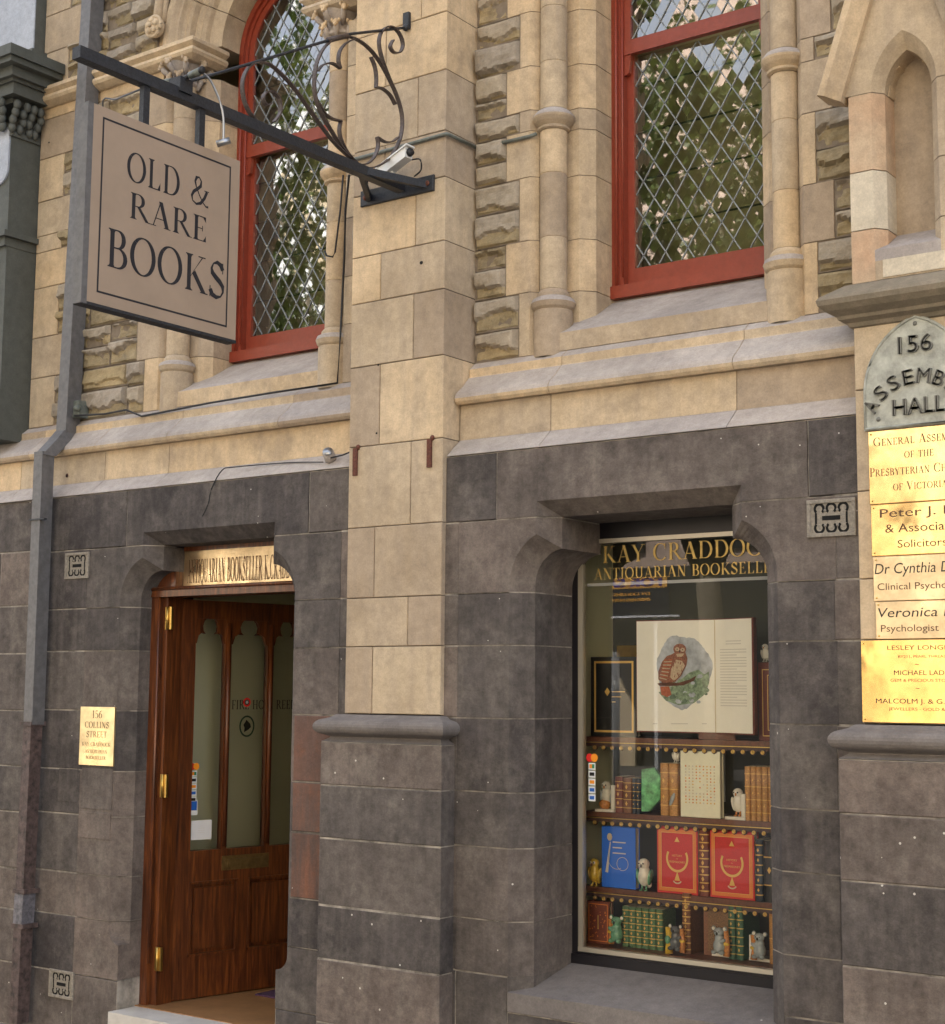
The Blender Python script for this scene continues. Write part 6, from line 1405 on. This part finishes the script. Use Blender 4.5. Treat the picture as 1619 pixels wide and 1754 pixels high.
for k, ch in enumerate(wd_):
    a_ = R(148-(116/7)*k); u_ = Vector((math.sin(a_), 0, -math.cos(a_))); v_ = Vector((math.cos(a_), 0, math.sin(a_)))
    sans_line(m, ch, Vector((cxa, -.020, cza))+v_*ra, u_, v_, NF, .058, 'bronze_letter', width=.040 if ch != 'M' else .050, align='c', ext=.05, bold=.002)
m.build('lettering', ap)

mort_b.build('mortar', bld, kind='stuff'); mort_s.build('mortar', bld, kind='stuff'); core.build('wall_core_sun_block', bld)

# =================================================================== ACROSS THE STREET (seen in the glass and brass)
ff = empty('far_shop_building', (-20, -29, 0), 'dark-fronted building across the street, seen mirrored in the glass', 'building')
for x0_, x1_, h_, mt_ in ((-60, -44, 19, 'far_pink'), (-44, -33, 22, 'far_white'), (-33, -24, 18, 'far_cream'), (-24, -14, 21, 'far_pink'), (-14, -3.5, 23, 'far_white')):
    m = MB(); m.box(x0_, x1_, -40, -29, 5.2, h_, mt_); m.build('wall', ff)
m = MB(); m.box(-26, -14, -40, -28.9, 0, 5.2, 'far_dark'); m.build('shopfront', ff)
m = MB(); m.box(-60, -26, -40, -28.95, 0, 5.2, 'far_cream'); m.box(-14, -3.5, -40, -28.95, 0, 5.2, 'far_cream'); m.build('shopfront', ff)
for i in range(14):
    for j in range(3):
        m = MB(); m.box(-58+4*i, -56.2+4*i, -28.98, -28.9, 5.6+3.6*j, 8+3.6*j, 'far_dark'); m.build('window', ff)
f2 = empty('far_cream_building', (8, -29, 0), 'sunlit cream building across the street, seen mirrored in the glass', 'building')
m = MB(); m.box(-3.3, 40, -40, -29, 0, 20, 'far_cream'); m.build('wall', f2)
for i in range(9):
    for j in range(3):
        m = MB(); m.box(-1+4*i, .8+4*i, -28.98, -28.9, 4.6+3.6*j, 7+3.6*j, 'far_dark'); m.build('window', f2)
a_, b_ = P(1063, 1180, 29.9), P(1095, 1335, 29.9)
m = MB(); m.prism([(a_.x, 0), (b_.x, 0), (b_.x, a_.z-.6), ((a_.x+b_.x)/2-.2, a_.z+.3), (a_.x, a_.z-.6)], 'y', -29.1, -28.8, 'far_cream'); m.build('mirrored_pale_block', ff)  # added cream block that supplies the pale patch mirrored in the shop glass
# the sale board: its mirror image stands where the glass shows it
YM = 2*SWY+27.5
a_, b_ = P(1050, 1057, YM), P(1146, 985, YM)
X0, X1, Z0, Z1_ = a_.x, b_.x, a_.z, b_.z; Yb = -27.5
fs = empty('sale_board', ((X0+X1)/2, Yb, Z0), 'orange and dark FOR SALE board across the street', 'sign')
m = MB(); m.box(X0-.6, X1, Yb-.08, Yb, Z0, Z1_, 'sale_dark'); hh = Z1_-Z0
m.box(X0-.6, X1-.05, Yb, Yb+.01, Z1_-hh*.30, Z1_-hh*.02, 'sale_orange'); m.box(X0-.6, X1+.3, Yb, Yb+.03, Z0-.03, Z0+.02, 'sale_white'); m.build('board', fs)
m = MB(); m.box(X0-.4, X0-.3, Yb-.3, Yb-.1, -.1, Z0+.2, 'far_grey'); m.box(X1-.5, X1-.4, Yb-.3, Yb-.1, -.1, Z0+.2, 'far_grey'); m.build('post', fs)
UM = Vector((-1, 0, 0)); NB = Vector((0, 1, 0))
m = MB(); sans_line(m, 'FOR SALE', (X1-.22, Yb+.012, Z1_-hh*.26), UM, UZ, NB, hh*.21, 'sale_violet', width=(X1-X0)*1.28, bold=.03); m.build('lettering', fs)
for k, (s_, q) in enumerate((('171 COLLINS STREET', .42), ('PARIS END DEVELOPMENT', .56))):
    m = MB(); sans_line(m, s_, (X1-.55+.0*k, Yb+.012, Z1_-hh*q-.06), UM, UZ, NB, hh*.075, 'sale_orange', width=(X1-X0)*1.05, bold=.015); m.build('lettering', fs)
# lamp post
PQ = P(1055, 1230, 20.9).x
m = MB(); m.tube([(PQ, -20, -.1), (PQ, -20, 2.7)], .08, 'far_white', 12); tag(m.build('lamp_post'), 'pale lamp post at the far kerb, seen mirrored in the glass', 'post')

# ---- plane trees
def tree(x, y, h, r_, seed, label, n):
    rnd = random.Random(seed); t = empty('plane_tree', (x, y, -.13), label, 'tree', 'street trees'); tips = []
    m = MB(); m.tube([(x, y, -.13), (x+.05, y, 1.6), (x-.05, y+.1, 3.6)], [.24, .19, .16], 'bark', 12)
    for k in range(9):
        a_ = 2*math.pi*k/9+rnd.uniform(-.3, .3); e = rnd.uniform(.5, 1.0); L = r_*e
        p1 = Vector((x+L*.45*math.cos(a_), y+L*.45*math.sin(a_), 3.6+(h-4)*rnd.uniform(.25, .45))); p2 = Vector((x+L*math.cos(a_), y+L*math.sin(a_), 3.6+(h-4)*rnd.uniform(.45, .95)))
        m.tube([(x-.05, y+.1, 3.3), p1, p2], [.10, .055, .02], 'bark', 8); tips += [p1, p2, (p1+p2)/2]
        for q in range(3):
            p3 = p1+(p2-p1)*rnd.random()+Vector((rnd.uniform(-1, 1), rnd.uniform(-1, 1), rnd.uniform(-.2, 1)))*r_*.3; m.tube([p1+(p2-p1)*.4, p3], [.03, .01], 'bark', 6); tips.append(p3)
    m.build('trunk', t)
    cl = [p+Vector((rnd.gauss(0, .5), rnd.gauss(0, .5), rnd.gauss(0, .4))) for p in tips for _ in range(3)]
    vs, fs = [], []
    for k in range(n):
        c = rnd.choice(cl); p = c+Vector((rnd.gauss(0, .30), rnd.gauss(0, .30), rnd.gauss(0, .26))); s_ = rnd.uniform(.05, .105)
        d1 = Vector((rnd.gauss(0, 1), rnd.gauss(0, 1), rnd.gauss(0, .6))).normalized(); d2 = d1.cross(Vector((rnd.gauss(0, 1), rnd.gauss(0, 1), rnd.gauss(0, 1)))).normalized()
        o = len(vs); vs += [p-d1*s_, p+d2*s_*.8-d1*s_*.1, p+d1*s_, p-d2*s_*.8-d1*s_*.1]; fs.append((o, o+1, o+2, o+3))
    me = bpy.data.meshes.new('crown'); me.from_pydata([tuple(v-t.location) for v in vs], [], fs); me.materials.append(MAT['leaves'])
    o = bpy.data.objects.new('crown', me); C.objects.link(o); o.parent = t
tree(-9.6, -12.2, 15.5, 4.6, 1, 'leafy plane tree mirrored in the right upper window', 19000)
tree(-17.0, -12.6, 15.5, 4.6, 2, 'leafy plane tree mirrored in the arched window', 17000)
tree(-2.5, -12.5, 14, 4.2, 3, 'leafy plane tree behind the viewer near the brass plates', 6000)
tree(-24, -12.5, 11.5, 3.6, 4, 'leafy plane tree farthest along the street', 16000)
